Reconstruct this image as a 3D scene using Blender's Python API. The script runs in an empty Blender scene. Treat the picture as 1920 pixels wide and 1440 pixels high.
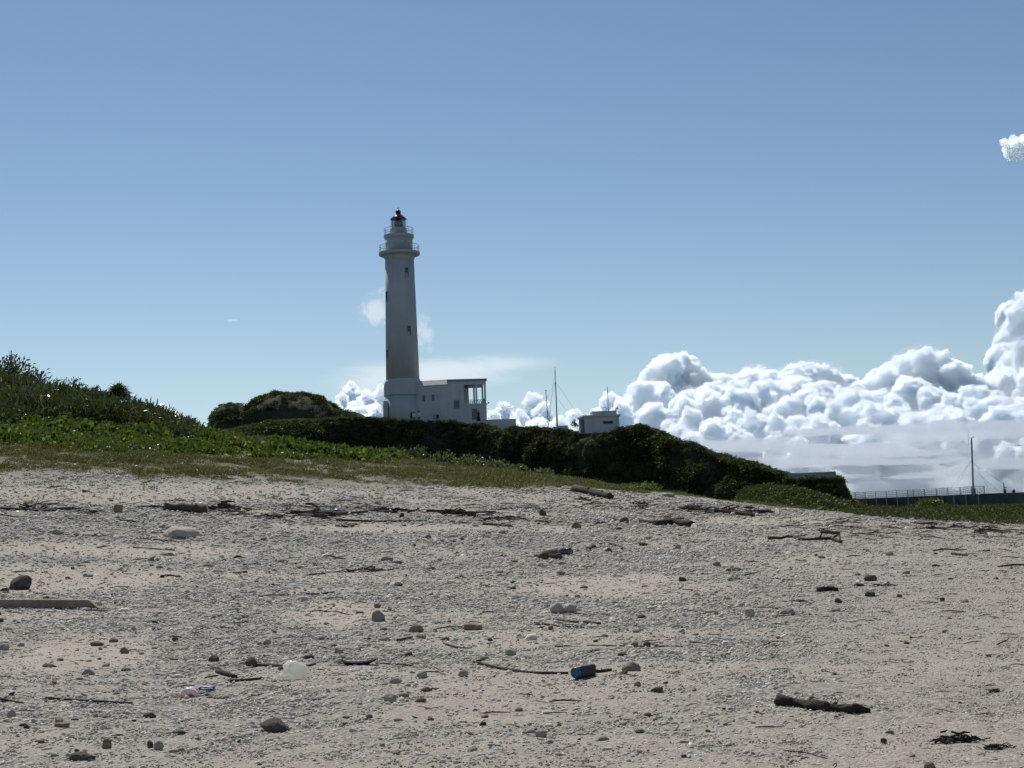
import bpy, bmesh, math, random
import numpy as np
from mathutils import Matrix, Vector, noise as mnoise

C = bpy.context.scene.collection
sc = bpy.context.scene
PI = math.pi

# ------------------------------------------------------------------ camera
F = 2600.0                      # focal length in pixels of the 1920 px wide photograph
TH = math.atan(235 / F)         # looks a little upward
RO = math.radians(2.0)          # and is held slightly rotated
EYE = 1.6
_r0 = Vector((1, 0, 0)); _u0 = Vector((0, -math.sin(TH), math.cos(TH))); FW = Vector((0, math.cos(TH), math.sin(TH)))
RT = _r0 * math.cos(RO) - _u0 * math.sin(RO)
UP = _u0 * math.cos(RO) + _r0 * math.sin(RO)
cd = bpy.data.cameras.new('camera'); cam = bpy.data.objects.new('camera', cd); C.objects.link(cam)
_M = Matrix.Identity(4)
for i in range(3):
    _M[i][0] = RT[i]; _M[i][1] = UP[i]; _M[i][2] = -FW[i]
_M[2][3] = EYE
cam.matrix_world = _M
cd.sensor_width = 36.0; cd.lens = F / 1920 * 36.0; cd.clip_start = 0.2; cd.clip_end = 90000
sc.camera = cam

# ------------------------------------------------------------------ light
SUN_EL = math.radians(50); SUN_AZ = math.radians(-18)
W = bpy.data.worlds.new('World'); sc.world = W; W.use_nodes = True
wn = W.node_tree; bg = wn.nodes['Background']
sky = wn.nodes.new('ShaderNodeTexSky'); sky.sky_type = 'NISHITA'; sky.sun_disc = False
sky.sun_elevation = SUN_EL; sky.sun_rotation = SUN_AZ
sky.air_density = 1.0; sky.dust_density = 0.1; sky.ozone_density = 3.0
bg.inputs[1].default_value = 0.078
sl = bpy.data.lights.new('sun', 'SUN'); sl.energy = 4.5; sl.angle = 0.0093; sl.color = (1.0, 0.955, 0.89)
so = bpy.data.objects.new('sun', sl); C.objects.link(so)
SUN = Vector((math.sin(SUN_AZ) * math.cos(SUN_EL), math.cos(SUN_AZ) * math.cos(SUN_EL), math.sin(SUN_EL)))
so.rotation_euler = SUN.to_track_quat('Z', 'Y').to_euler()
sc.view_settings.view_transform = 'Standard'; sc.view_settings.look = 'None'
sc.view_settings.exposure = 0.0; sc.view_settings.gamma = 1.0; sc.view_settings.use_curve_mapping = False
sc.cycles.max_bounces = 64; sc.cycles.volume_bounces = 64; sc.cycles.diffuse_bounces = 4
sc.cycles.glossy_bounces = 3; sc.cycles.transmission_bounces = 6; sc.cycles.transparent_max_bounces = 16
sc.cycles.use_denoising = True


# ------------------------------------------------------------------ small node toolkit
class NT:
    def __init__(s, tree): s.t = tree
    def n(s, kind, **kw):
        nd = s.t.nodes.new(kind)
        for k, v in kw.items():
            if k.startswith('i_'):
                key = k[2:]; key = int(key) if key.isdigit() else key.replace('_', ' ')
                if hasattr(v, 'is_output'): s.t.links.new(v, nd.inputs[key])
                else: nd.inputs[key].default_value = v
            else: setattr(nd, k, v)
        return nd
    def m(s, op, a, b=0.0, c=None, clamp=False):
        nd = s.t.nodes.new('ShaderNodeMath'); nd.operation = op; nd.use_clamp = clamp
        for i, v in enumerate((a, b, c)):
            if v is None: continue
            if hasattr(v, 'is_output'): s.t.links.new(v, nd.inputs[i])
            else: nd.inputs[i].default_value = v
        return nd.outputs[0]
    def mix(s, fac, a, b, mode='MIX'):
        nd = s.t.nodes.new('ShaderNodeMix'); nd.data_type = 'RGBA'; nd.blend_type = mode
        for i, v in ((0, fac), (6, a), (7, b)):
            if hasattr(v, 'is_output'): s.t.links.new(v, nd.inputs[i])
            else: nd.inputs[i].default_value = v if i == 0 else (*v[:3], 1)
        return nd.outputs[2]
    def ramp(s, fac, stops, interp='LINEAR'):
        nd = s.t.nodes.new('ShaderNodeValToRGB'); cr = nd.color_ramp; cr.interpolation = interp
        while len(cr.elements) < len(stops): cr.elements.new(0.5)
        for e, (p, c) in zip(cr.elements, stops):
            e.position = p; e.color = (*c[:3], 1) if hasattr(c, '__len__') else (c, c, c, 1)
        s.t.links.new(fac, nd.inputs[0]); return nd.outputs[0]
    def noise(s, vec, scale, detail=4, rough=.55, dist=0.0):
        nd = s.n('ShaderNodeTexNoise', i_Scale=scale, i_Detail=detail, i_Roughness=rough, i_Distortion=dist)
        if vec is not None: s.t.links.new(vec, nd.inputs['Vector'])
        return nd.outputs[0]


# the sky keeps the sky texture; near the horizon sea haze whitens it, and a few thin veils of cirrus hang in it
k = NT(wn)
tc = k.n('ShaderNodeTexCoord'); sx = k.n('ShaderNodeSeparateXYZ', i_0=tc.outputs['Generated'])
yy = k.m('MAXIMUM', sx.outputs[1], 0.05)
az_ = k.m('DIVIDE', sx.outputs[0], yy); el_ = k.m('DIVIDE', sx.outputs[2], yy)
hz = k.m('MULTIPLY', k.m('POWER', k.m('SUBTRACT', 1.0, k.m('ABSOLUTE', sx.outputs[2]), clamp=True), 13.0), k.m('GREATER_THAN', sx.outputs[2], -0.004))
hl = k.m('MAXIMUM', k.m('SQRT', k.m('ADD', k.m('MULTIPLY', sx.outputs[0], sx.outputs[0]), k.m('MULTIPLY', sx.outputs[1], sx.outputs[1]))), .001)
toward = k.m('DIVIDE', k.m('ADD', k.m('MULTIPLY', sx.outputs[0], math.sin(SUN_AZ)), k.m('MULTIPLY', sx.outputs[1], math.cos(SUN_AZ))), hl)
toward = k.m('POWER', k.m('MAXIMUM', toward, 0.0), 7.0)      # the haze glows most below the sun
low = k.m('MULTIPLY', k.m('POWER', k.m('SUBTRACT', 1.0, k.m('ABSOLUTE', sx.outputs[2]), clamp=True), 42.0), k.m('GREATER_THAN', sx.outputs[2], -0.004))
skyc = k.mix(k.m('MAXIMUM', k.m('MULTIPLY', low, .95), k.m('MULTIPLY', hz, k.m('ADD', .28, k.m('MULTIPLY', toward, .74)), clamp=True)), sky.outputs[0], (7.2, 9.95, 12.0))
cv = k.n('ShaderNodeCombineXYZ', i_0=az_, i_1=k.m('MULTIPLY', el_, 4.0))
nz1 = k.noise(cv.outputs[0], 11.0, 8, .66, .8)
cv2 = k.n('ShaderNodeCombineXYZ', i_0=az_, i_1=el_)
nz2 = k.noise(cv2.outputs[0], 85.0, 8, .68, .8)
fwd = k.m('GREATER_THAN', sx.outputs[1], 0.05)


def veil(col, ca, ce, ra, re_, nz, lo, hi, amt):
    da = k.m('DIVIDE', k.m('SUBTRACT', az_, ca), ra); de = k.m('DIVIDE', k.m('SUBTRACT', el_, ce), re_)
    d = k.m('SQRT', k.m('ADD', k.m('MULTIPLY', da, da), k.m('MULTIPLY', de, de)))
    d = k.m('ADD', d, k.m('MULTIPLY', k.m('SUBTRACT', nz, 0.5), 1.1 if nz is nz1 else 2.6))
    f = k.n('ShaderNodeMapRange', interpolation_type='SMOOTHSTEP', i_0=d, i_1=hi, i_2=lo, i_3=0.0, i_4=amt).outputs[0]
    return k.mix(k.m('MULTIPLY', f, fwd), col, (10.2, 11.2, 11.9))


skyc = veil(skyc, -0.062, 0.099, 0.080, 0.0155, nz1, .25, 1.0, .80)
skyc = veil(skyc, -0.005, 0.105, 0.050, 0.0085, nz1, .1, 1.0, .60)
skyc = veil(skyc, -0.103, 0.088, 0.030, 0.012, nz1, .1, 1.0, .55)
skyc = veil(skyc, -0.095, 0.148, 0.0150, 0.0150, nz2, .05, 1.0, .62)
skyc = veil(skyc, -0.063, 0.130, 0.0080, 0.0160, nz2, .05, 1.0, .5)
skyc = veil(skyc, -0.201, 0.144, 0.0050, 0.0014, nz2, .2, 1.0, .45)
wn.links.new(skyc, bg.inputs[0])


# ------------------------------------------------------------------ numeric helpers
def at(px, py, Y):
    """world point on the ray of a photograph pixel at distance Y in front of the camera"""
    v = FW + RT * ((px - 960) / F) + UP * ((720 - py) / F)
    v = v * (Y / v.y)
    return np.array((v.x, v.y, v.z + EYE))


_FW, _RT, _UP = (np.array(v) for v in (FW, RT, UP))


def project(P):
    Q = np.asarray(P, float) - np.array((0, 0, EYE))
    w = Q @ _FW
    return 960 + F * (Q @ _RT) / w, 720 - F * (Q @ _UP) / w


def rays(px, py):
    px = np.asarray(px, float); py = np.asarray(py, float)
    v = _FW + np.multiply.outer((px - 960) / F, _RT) + np.multiply.outer((720 - py) / F, _UP)
    return v / v[..., 1:2]


def _hash(ix, iy, iz, seed):
    h = (ix * 374761393 + iy * 668265263 + iz * 2147483647 + seed * 144269) & 0xFFFFFFFF
    h = ((h ^ (h >> 13)) * 1274126177) & 0xFFFFFFFF
    h = ((h ^ (h >> 16)) * 2246822519) & 0xFFFFFFFF
    return ((h ^ (h >> 15)) & 0xFFFF) / 65535.0


def vnoise(x, y, z=None, seed=0):
    x = np.asarray(x, float); y = np.asarray(y, float); z = np.zeros_like(x) if z is None else np.asarray(z, float)
    x0 = np.floor(x).astype(np.int64); y0 = np.floor(y).astype(np.int64); z0 = np.floor(z).astype(np.int64)
    fx = x - x0; fy = y - y0; fz = z - z0
    fx = fx * fx * (3 - 2 * fx); fy = fy * fy * (3 - 2 * fy); fz = fz * fz * (3 - 2 * fz)
    r = 0
    for i in (0, 1):
        for j in (0, 1):
            for l in (0, 1):
                r = r + _hash(x0 + i, y0 + j, z0 + l, seed) * np.where(i, fx, 1 - fx) * np.where(j, fy, 1 - fy) * np.where(l, fz, 1 - fz)
    return r * 2 - 1


def fbm(x, y, z=None, oct=4, seed=0, gain=.5):
    r = 0; a = 1.0; f = 1.0; t = 0
    for o in range(oct):
        r = r + a * vnoise(np.asarray(x) * f, np.asarray(y) * f, None if z is None else np.asarray(z) * f, seed + o * 17)
        t += a; a *= gain; f *= 2.03
    return r / t


def smooth(a, b, x):
    t = np.clip((x - a) / (b - a), 0, 1); return t * t * (3 - 2 * t)


# ------------------------------------------------------------------ object helpers
def mesh(name, verts, faces, smooth_=False):
    me = bpy.data.meshes.new(name)
    verts = np.asarray(verts, dtype=np.float32)
    if isinstance(faces, np.ndarray):
        nf, kk = faces.shape
        me.vertices.add(len(verts)); me.vertices.foreach_set('co', verts.ravel())
        me.loops.add(nf * kk); me.loops.foreach_set('vertex_index', faces.ravel().astype(np.int32))
        me.polygons.add(nf); me.polygons.foreach_set('loop_start', np.arange(0, nf * kk, kk, dtype=np.int32))
        me.update(calc_edges=True)
    else:
        me.from_pydata(verts.tolist(), [], faces)
    if smooth_: me.polygons.foreach_set('use_smooth', np.ones(len(me.polygons), dtype=bool))
    me.update()
    return me


def link(name, me, mat=None, parent=None, loc=None, **props):
    o = bpy.data.objects.new(name, me); C.objects.link(o)
    if mat is not None and me is not None and not me.materials: me.materials.append(mat)
    if parent is not None: o.parent = parent
    if loc is not None: o.location = [float(v) for v in loc]
    for kx, v in props.items(): o[kx] = v
    return o


def thing(name, label, cat, loc, group=None, rz=0.0):
    o = bpy.data.objects.new(name, None); C.objects.link(o)
    o.location = [float(v) for v in loc]; o.rotation_euler = (0, 0, rz); o.empty_display_size = .2
    o['label'] = label; o['category'] = cat
    if group: o['group'] = group
    return o


def tag(o, label, cat, group=None):
    o['label'] = label; o['category'] = cat
    if group: o['group'] = group
    return o


class MB:
    """collects simple solids into one mesh"""
    def __init__(s): s.v = []; s.f = []
    def add(s, vs, fs):
        o = len(s.v); s.v += [tuple(map(float, v)) for v in vs]; s.f += [tuple(i + o for i in f) for f in fs]; return s
    def box(s, c, d, rz=0.0):
        cx, cy, cz = c; dx, dy, dz = (q / 2 for q in d); ca, sa = math.cos(rz), math.sin(rz)
        vs = [(cx + x * ca - y * sa, cy + x * sa + y * ca, cz + z) for z in (-dz, dz) for x, y in ((-dx, -dy), (dx, -dy), (dx, dy), (-dx, dy))]
        return s.add(vs, [(3, 2, 1, 0), (4, 5, 6, 7), (0, 1, 5, 4), (1, 2, 6, 5), (2, 3, 7, 6), (3, 0, 4, 7)])
    def prism(s, poly, z0, z1):
        n = len(poly); vs = [(x, y, z0) for x, y in poly] + [(x, y, z1) for x, y in poly]
        return s.add(vs, [tuple(range(n - 1, -1, -1)), tuple(range(n, 2 * n))] + [(i, (i + 1) % n, n + (i + 1) % n, n + i) for i in range(n)])
    def lathe(s, prof, n=32, c=(0, 0)):
        vs = []; fs = []
        for rr, z in prof:
            for i in range(n):
                a = 2 * PI * i / n; vs.append((c[0] + rr * math.cos(a), c[1] + rr * math.sin(a), z))
        for j in range(len(prof) - 1):
            for i in range(n):
                fs.append((j * n + i, j * n + (i + 1) % n, (j + 1) * n + (i + 1) % n, (j + 1) * n + i))
        fs.append(tuple(range(n - 1, -1, -1))); fs.append(tuple((len(prof) - 1) * n + i for i in range(n)))
        return s.add(vs, fs)
    def tube(s, pts, rad, n=8, cap=True):
        pts = [Vector([float(q) for q in p]) for p in pts]; rad = rad if hasattr(rad, '__len__') else [rad] * len(pts)
        vs = []; fs = []
        for i, p in enumerate(pts):
            t = (pts[min(i + 1, len(pts) - 1)] - pts[max(i - 1, 0)]).normalized()
            a = t.cross(Vector((0, 0, 1)))
            if a.length < 1e-3: a = Vector((1, 0, 0))
            a.normalize(); b = t.cross(a)
            for j in range(n):
                q = 2 * PI * j / n; vs.append(p + (a * math.cos(q) + b * math.sin(q)) * float(rad[i]))
        for i in range(len(pts) - 1):
            for j in range(n):
                fs.append((i * n + j, i * n + (j + 1) % n, (i + 1) * n + (j + 1) % n, (i + 1) * n + j))
        if cap: fs += [tuple(range(n - 1, -1, -1)), tuple((len(pts) - 1) * n + j for j in range(n))]
        return s.add(vs, fs)
    def ring(s, R, z, r, n=40, m=6, c=(0, 0)):
        vs = []; fs = []
        for i in range(n):
            a = 2 * PI * i / n
            for j in range(m):
                b = 2 * PI * j / m; q = R + r * math.cos(b); vs.append((c[0] + q * math.cos(a), c[1] + q * math.sin(a), z + r * math.sin(b)))
        for i in range(n):
            for j in range(m):
                fs.append((i * m + j, ((i + 1) % n) * m + j, ((i + 1) % n) * m + (j + 1) % m, i * m + (j + 1) % m))
        return s.add(vs, fs)
    def build(s, name, mat, parent=None, smooth_=False, loc=None, bevel=0.0, **props):
        me = mesh(name, s.v, s.f, smooth_)
        bm = bmesh.new(); bm.from_mesh(me); bmesh.ops.recalc_face_normals(bm, faces=bm.faces)
        if bevel: bmesh.ops.bevel(bm, geom=bm.edges[:], offset=bevel, segments=1, affect='EDGES', clamp_overlap=True)
        bm.to_mesh(me); bm.free()
        return link(name, me, mat, parent, loc, **props)


_bm = bmesh.new(); bmesh.ops.create_icosphere(_bm, subdivisions=1, radius=1)
ICO1 = (np.array([v.co[:] for v in _bm.verts]), np.array([[v.index for v in f.verts] for f in _bm.faces])); _bm.free()
_bm = bmesh.new(); bmesh.ops.create_icosphere(_bm, subdivisions=2, radius=1)
ICO2 = (np.array([v.co[:] for v in _bm.verts]), np.array([[v.index for v in f.verts] for f in _bm.faces])); _bm.free()
_bm = bmesh.new(); bmesh.ops.create_icosphere(_bm, subdivisions=4, radius=1)
ICO4 = (np.array([v.co[:] for v in _bm.verts]), np.array([[v.index for v in f.verts] for f in _bm.faces])); _bm.free()


# ------------------------------------------------------------------ materials
def mat(name, col, rough=.8, spec=.3, var=.25, scale=4.0, bump=0.0, bscale=30.0, metal=0.0, col2=None, transl=0.0, rnd=0.0, coord='Object', detail=5):
    m = bpy.data.materials.new(name); m.use_nodes = True; t = NT(m.node_tree); t.t.nodes.clear()
    tc = t.n('ShaderNodeTexCoord'); vec = tc.outputs[coord]
    nz = t.noise(vec, scale, detail, .6)
    c2 = col2 or tuple(c * (1 - var) for c in col)
    base = t.ramp(nz, [(.32, c2), (.68, col)])
    if rnd:
        oi = t.n('ShaderNodeObjectInfo')
        base = t.mix(1.0, base, t.ramp(oi.outputs['Random'], [(0, 1 - rnd), (1, 1 + rnd)]), 'MULTIPLY')
    p = t.n('ShaderNodeBsdfPrincipled', i_Roughness=rough, i_Metallic=metal)
    p.inputs['Specular IOR Level'].default_value = spec
    t.t.links.new(base, p.inputs['Base Color'])
    if bump:
        b = t.n('ShaderNodeBump', i_Strength=bump, i_Distance=.05, i_Height=t.noise(vec, bscale, 6, .65))
        t.t.links.new(b.outputs[0], p.inputs['Normal'])
    sh = p.outputs[0]
    if transl:
        tr = t.n('ShaderNodeBsdfTranslucent'); t.t.links.new(base, tr.inputs[0])
        sh = t.n('ShaderNodeMixShader', i_0=transl, i_1=sh, i_2=tr.outputs[0]).outputs[0]
    o = t.n('ShaderNodeOutputMaterial'); t.t.links.new(sh, o.inputs[0])
    return m


def leafmat(name, stops, rough=.38, transl=.35, spec=.5):
    """foliage: every leaf clump takes its own tone"""
    m = bpy.data.materials.new(name); m.use_nodes = True; t = NT(m.node_tree); t.t.nodes.clear()
    oi = t.n('ShaderNodeObjectInfo'); geo = t.n('ShaderNodeNewGeometry')
    f = t.m('FRACT', t.m('ADD', oi.outputs['Random'], t.m('MULTIPLY', geo.outputs['Random Per Island'], .999)))
    f2 = t.m('ADD', t.m('MULTIPLY', oi.outputs['Random'], .25), t.m('MULTIPLY', geo.outputs['Random Per Island'], .75))
    base = t.ramp(f2, stops)
    p = t.n('ShaderNodeBsdfPrincipled', i_Roughness=rough); p.inputs['Specular IOR Level'].default_value = spec
    t.t.links.new(base, p.inputs['Base Color'])
    tr = t.n('ShaderNodeBsdfTranslucent'); t.t.links.new(t.mix(1.0, base, (1.25, 1.2, .55), 'MULTIPLY'), tr.inputs[0])
    mx = t.n('ShaderNodeMixShader', i_0=transl, i_1=p.outputs[0], i_2=tr.outputs[0])
    o = t.n('ShaderNodeOutputMaterial'); t.t.links.new(mx.outputs[0], o.inputs[0])
    return m


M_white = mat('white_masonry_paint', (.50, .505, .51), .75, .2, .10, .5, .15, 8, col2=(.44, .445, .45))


def streaked(m_, amt, sc_xy, sc_z):
    """rain streaks and stains running down painted plaster"""
    t = NT(m_.node_tree); p = next(n_ for n_ in m_.node_tree.nodes if n_.type == 'BSDF_PRINCIPLED'); src = p.inputs['Base Color'].links[0].from_socket
    mp = t.n('ShaderNodeMapping'); mp.inputs['Scale'].default_value = (sc_xy, sc_xy, sc_z); t.t.links.new(t.n('ShaderNodeTexCoord').outputs['Object'], mp.inputs['Vector'])
    f = t.ramp(t.noise(mp.outputs[0], 1.0, 7, .68), [(.35, 0.0), (.72, 1.0)])
    t.t.links.new(t.mix(t.m('MULTIPLY', f, amt), src, (.26, .255, .24)), p.inputs['Base Color']); return m_


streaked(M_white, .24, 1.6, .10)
M_whiteb = mat('white_building_paint', (.60, .60, .61), .75, .2, .10, .6, .12, 8, col2=(.52, .52, .53))
streaked(M_whiteb, .38, 1.3, .16)
M_grey = mat('grey_trim_paint', (.26, .28, .31), .6, .3, .2, 3)
M_rail = mat('railing_paint', (.30, .33, .36), .5, .4, .2, 5)
M_dark = mat('dark_opening', (.03, .035, .04), .5, .3, .3, 3)
M_pane = mat('dark_window_pane', (.02, .025, .03), .08, .6, .2, 2)
M_frame = mat('grey_window_frame', (.35, .37, .40), .5, .3, .15, 5)
M_roofm = mat('dark_lantern_roof', (.10, .045, .035), .28, .6, .3, 3)
M_black = mat('black_metal', (.02, .02, .022), .4, .5, .3, 4)
M_galv = mat('galvanised_steel', (.30, .31, .32), .45, .5, .2, 6, metal=.4)
M_conc = mat('weathered_concrete', (.40, .39, .36), .9, .2, .35, .8, .3, 14)
M_sand_rock = mat('coral_rock', (.20, .19, .17), .95, .15, .5, .35, .5, 3.0, col2=(.07, .07, .06))
M_soilveg = mat('headland_soil', (.055, .065, .028), .95, .1, .5, .4, .4, 4, col2=(.035, .035, .022))
M_grassground = mat('grassy_slope', (.10, .115, .045), .9, .15, .4, .5, .3, 6, col2=(.06, .075, .025))
M_wood = mat('driftwood_brown', (.13, .095, .065), .85, .2, .5, 9, .6, 26, col2=(.05, .036, .026))
M_wood2 = mat('driftwood_grey', (.24, .205, .17), .85, .2, .4, 9, .5, 26, col2=(.13, .11, .09))
M_woodd = mat('driftwood_dark', (.065, .052, .042), .85, .2, .5, 10, .6, 30, col2=(.03, .025, .02))
M_plank = mat('weathered_plank_wood', (.31, .25, .195), .8, .2, .35, 6, .4, 40, col2=(.20, .155, .12))
M_char = mat('charred_bark', (.028, .024, .02), .85, .15, .4, 10, .5, 30)
M_bark = mat('shrub_bark', (.10, .085, .065), .9, .1, .4, 5)
M_bleach = mat('bleached_stick', (.62, .58, .50), .8, .2, .2, 10)
M_bag = mat('white_plastic', (.93, .92, .83), .22, .6, .05, 5, transl=.6)
M_wrap = mat('white_pink_wrapper', (.82, .78, .78), .3, .5, .1, 25, col2=(.78, .55, .58), transl=.3)
M_pink = mat('red_printed_film', (.62, .16, .14), .3, .5, .2, 20, transl=.3)
M_blue = mat('blue_plastic', (.015, .06, .22), .35, .5, .15, 5)
M_cap = mat('blue_cap_plastic', (.02, .085, .17), .4, .5, .1, 5)
M_body = mat('dark_bottle_plastic', (.045, .036, .03), .55, .3, .2, 4)
M_weed = mat('brown_seaweed', (.16, .105, .05), .7, .3, .4, 20, .3, 30)
ROCKC = {'dark': mat('dark_basalt', (.135, .115, .088), .92, .2, .5, 7, .7, 22, col2=(.06, .052, .04)),
         'grey': mat('grey_stone', (.40, .365, .295), .92, .2, .4, 7, .6, 22, col2=(.24, .215, .17)),
         'pale': mat('pale_coral_stone', (.47, .43, .35), .92, .2, .35, 6, .6, 20, col2=(.33, .295, .235)),
         'brown': mat('brown_stone', (.30, .22, .16), .92, .2, .4, 7, .6, 22, col2=(.17, .125, .09)),
         'blue': mat('slate_stone', (.30, .285, .225), .9, .2, .3, 7, .5, 22, col2=(.21, .20, .155))}

# ------------------------------------------------------------------ the beach terrain (one height field, z relative to the eye)
YR = [1, 5, 8.5, 13, 21, 28, 34, 40, 46, 54, 64, 76, 90, 100, 120, 150, 175]
CP = [-1500, -700, 0, 480, 960, 1440, 1900, 2600, 3300]
ZT = [
    [-1.5, -1.45, -1.35, -1.2, -.9, -.1, .8, 1.8, 2.8, 4.0, 5.8, 8, 10.4, 12, 13.4, 13.4, 13],
    [-1.55, -1.48, -1.42, -1.35, -1.15, -.6, .2, 1.1, 2.0, 3.1, 4.7, 6.8, 9.7, 11.9, 13.2, 13, 12.6],
    [-1.55, -1.53, -1.48, -1.45, -1.40, -1.15, -.6, .25, 1.05, 2.0, 3.5, 5.4, 8.0, 9.9, 11.2, 10.6, 9.6],
    [-1.6, -1.58, -1.55, -1.5, -1.45, -1.3, -1.08, -.65, 0, .95, 2.05, 3.6, 5.0, 4.9, 4.2, 4, 4],
    [-1.6, -1.6, -1.58, -1.55, -1.5, -1.42, -1.32, -1.12, -.85, -.25, .65, 1.6, 2.5, 2.7, 2.0, 1.5, 1.5],
    [-1.6, -1.6, -1.6, -1.58, -1.55, -1.5, -1.43, -1.3, -1.15, -.95, -.65, -.45, -.42, -.6, -1.2, -1.4, -1.6],
    [-1.6, -1.6, -1.6, -1.6, -1.6, -1.55, -1.5, -1.45, -1.4, -1.32, -1.38, -2, -2.3, -2.2, -1.5, -1.35, -1.5],
    [-1.6, -1.6, -1.6, -1.6, -1.6, -1.6, -1.65, -1.8, -2.1, -2.6, -3.2, -4, -4.2, -3.6, -2.6, -2.2, -2.2],
    [-1.7, -1.7, -1.7, -1.7, -1.75, -1.9, -2.1, -2.5, -3.0, -3.7, -4.4, -5, -5.4, -5.2, -4.6, -4.2, -4.2],
]
_na, _ny = 281, 281
_A = np.linspace(-.9, .9, _na); _L = np.linspace(math.log(1.0), math.log(175), _ny)
_ca = [(c - 960) / F for c in CP]
_zc = np.array([np.interp(np.exp(_L), YR, row) for row in ZT])
HG = np.array([np.interp(_A, _ca, _zc[:, j]) for j in range(_ny)]).T


def _gauss(a, s, ax):
    w = np.exp(-.5 * (np.arange(-3 * s, 3 * s + 1) / s) ** 2); w /= w.sum()
    p = [(0, 0), (0, 0)]; p[ax] = (3 * s, 3 * s); q = np.pad(a, p, mode='edge')
    return np.apply_along_axis(lambda v: np.convolve(v, w, 'valid'), ax, q)


HG = _gauss(_gauss(HG, 7, 0), 4, 1)


def ground(X, Y):
    X = np.asarray(X, float); Y = np.asarray(Y, float)
    ia = np.clip((X / Y + .9) / 1.8 * (_na - 1), 0, _na - 1.001); il = np.clip((np.log(Y) - _L[0]) / (_L[-1] - _L[0]) * (_ny - 1), 0, _ny - 1.001)
    a0 = ia.astype(int); l0 = il.astype(int); fa = ia - a0; fl = il - l0
    z = HG[a0, l0] * (1 - fa) * (1 - fl) + HG[a0 + 1, l0] * fa * (1 - fl) + HG[a0, l0 + 1] * (1 - fa) * fl + HG[a0 + 1, l0 + 1] * fa * fl
    amp = .035 + .05 * smooth(30, 60, Y)
    return z + EYE + amp * fbm(X * .35, Y * .35, oct=3, seed=5) + .012 * fbm(X * 2.1, Y * 2.1, oct=2, seed=9)


_YS = np.exp(np.linspace(math.log(3), math.log(174), 1400))


def hit(px, py):
    """where the ray of a photograph pixel meets the beach"""
    px = np.atleast_1d(np.asarray(px, float)); py = np.atleast_1d(np.asarray(py, float))
    R = rays(px, py)
    below = (EYE + R[:, 2:3] * _YS) <= ground(R[:, 0:1] * _YS, np.broadcast_to(_YS, (len(px), len(_YS))))
    i = np.where(below.any(1), below.argmax(1), len(_YS) - 1); Y = _YS[i]
    return np.stack([R[:, 0] * Y, Y, ground(R[:, 0] * Y, Y)], 1)


def line_Y(pts):
    h = hit([p[0] for p in pts], [p[1] for p in pts]); a = h[:, 0] / h[:, 1]; o = np.argsort(a)
    return a[o], h[o, 1]


A_g, Y_g = line_Y([(-250, 880), (0, 884), (240, 890), (480, 902), (720, 909), (960, 914), (1200, 924), (1330, 934), (1450, 950)])
A_v, Y_v = line_Y([(-250, 830), (0, 838), (240, 850), (480, 858), (720, 868), (960, 880), (1060, 890), (1200, 918)])
A_t, Y_t = line_Y([(-250, 790), (0, 799), (200, 806), (330, 822)])


def grass_edge(X, Y): return np.interp(X / Y, A_g, Y_g)
def vine_edge(X, Y): return np.interp(X / Y, A_v, Y_v)
def thick_edge(X, Y): return np.where(X / Y < A_t[-1] + .012, np.interp(X / Y, A_t, Y_t), 400.0)


SANDP = [(1130, 1100, 230, 26, 1), (200, 1032, 330, 16, .9), (760, 990, 320, 8, 1), (1420, 976, 220, 9, .9), (110, 1085, 190, 30, .9),
         (140, 1225, 200, 42, .95), (620, 1152, 120, 24, .9), (1000, 1165, 120, 18, .5), (640, 1262, 130, 18, .7), (1780, 1240, 170, 60, .55),
         (1720, 1400, 260, 55, .6), (1250, 1015, 250, 14, .5), (880, 1080, 130, 16, .4), (300, 925, 700, 22, .75), (1000, 935, 500, 12, .5),
         (860, 1160, 90, 16, .7), (1500, 1060, 200, 25, .45), (760, 1040, 250, 18, .55)]


def sandiness(X, Y, Z):
    px, py = project(np.stack([X, Y, Z], -1))
    wob = .75 * fbm(X * .8, Y * .4, oct=5, seed=21, gain=.6)
    s = np.zeros_like(px)
    for cx, cy, rx, ry, w in SANDP:
        d = np.sqrt(((px - cx) / rx) ** 2 + ((py - cy) / ry) ** 2) + wob
        s = np.maximum(s, w * smooth(1.5, .4, d))
    s = np.maximum(s, .72 * smooth(-.02, .42, fbm(X * .13, Y * .30, oct=5, seed=33, gain=.6)))
    s = np.maximum(s, .42 * smooth(.06, .30, X / Y))
    return np.clip(s, 0, 1)


def grid_mesh(name, P, smooth_=True):
    nr, nc, _ = P.shape
    i = np.arange(nr * nc).reshape(nr, nc)
    f = np.stack([i[:-1, :-1], i[:-1, 1:], i[1:, 1:], i[1:, :-1]], -1).reshape(-1, 4)
    return mesh(name, P.reshape(-1, 3), f, smooth_)


def attr(me, name, val):
    a = me.attributes.new(name, 'FLOAT', 'POINT'); a.data.foreach_set('value', np.asarray(val, np.float32).ravel())


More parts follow.
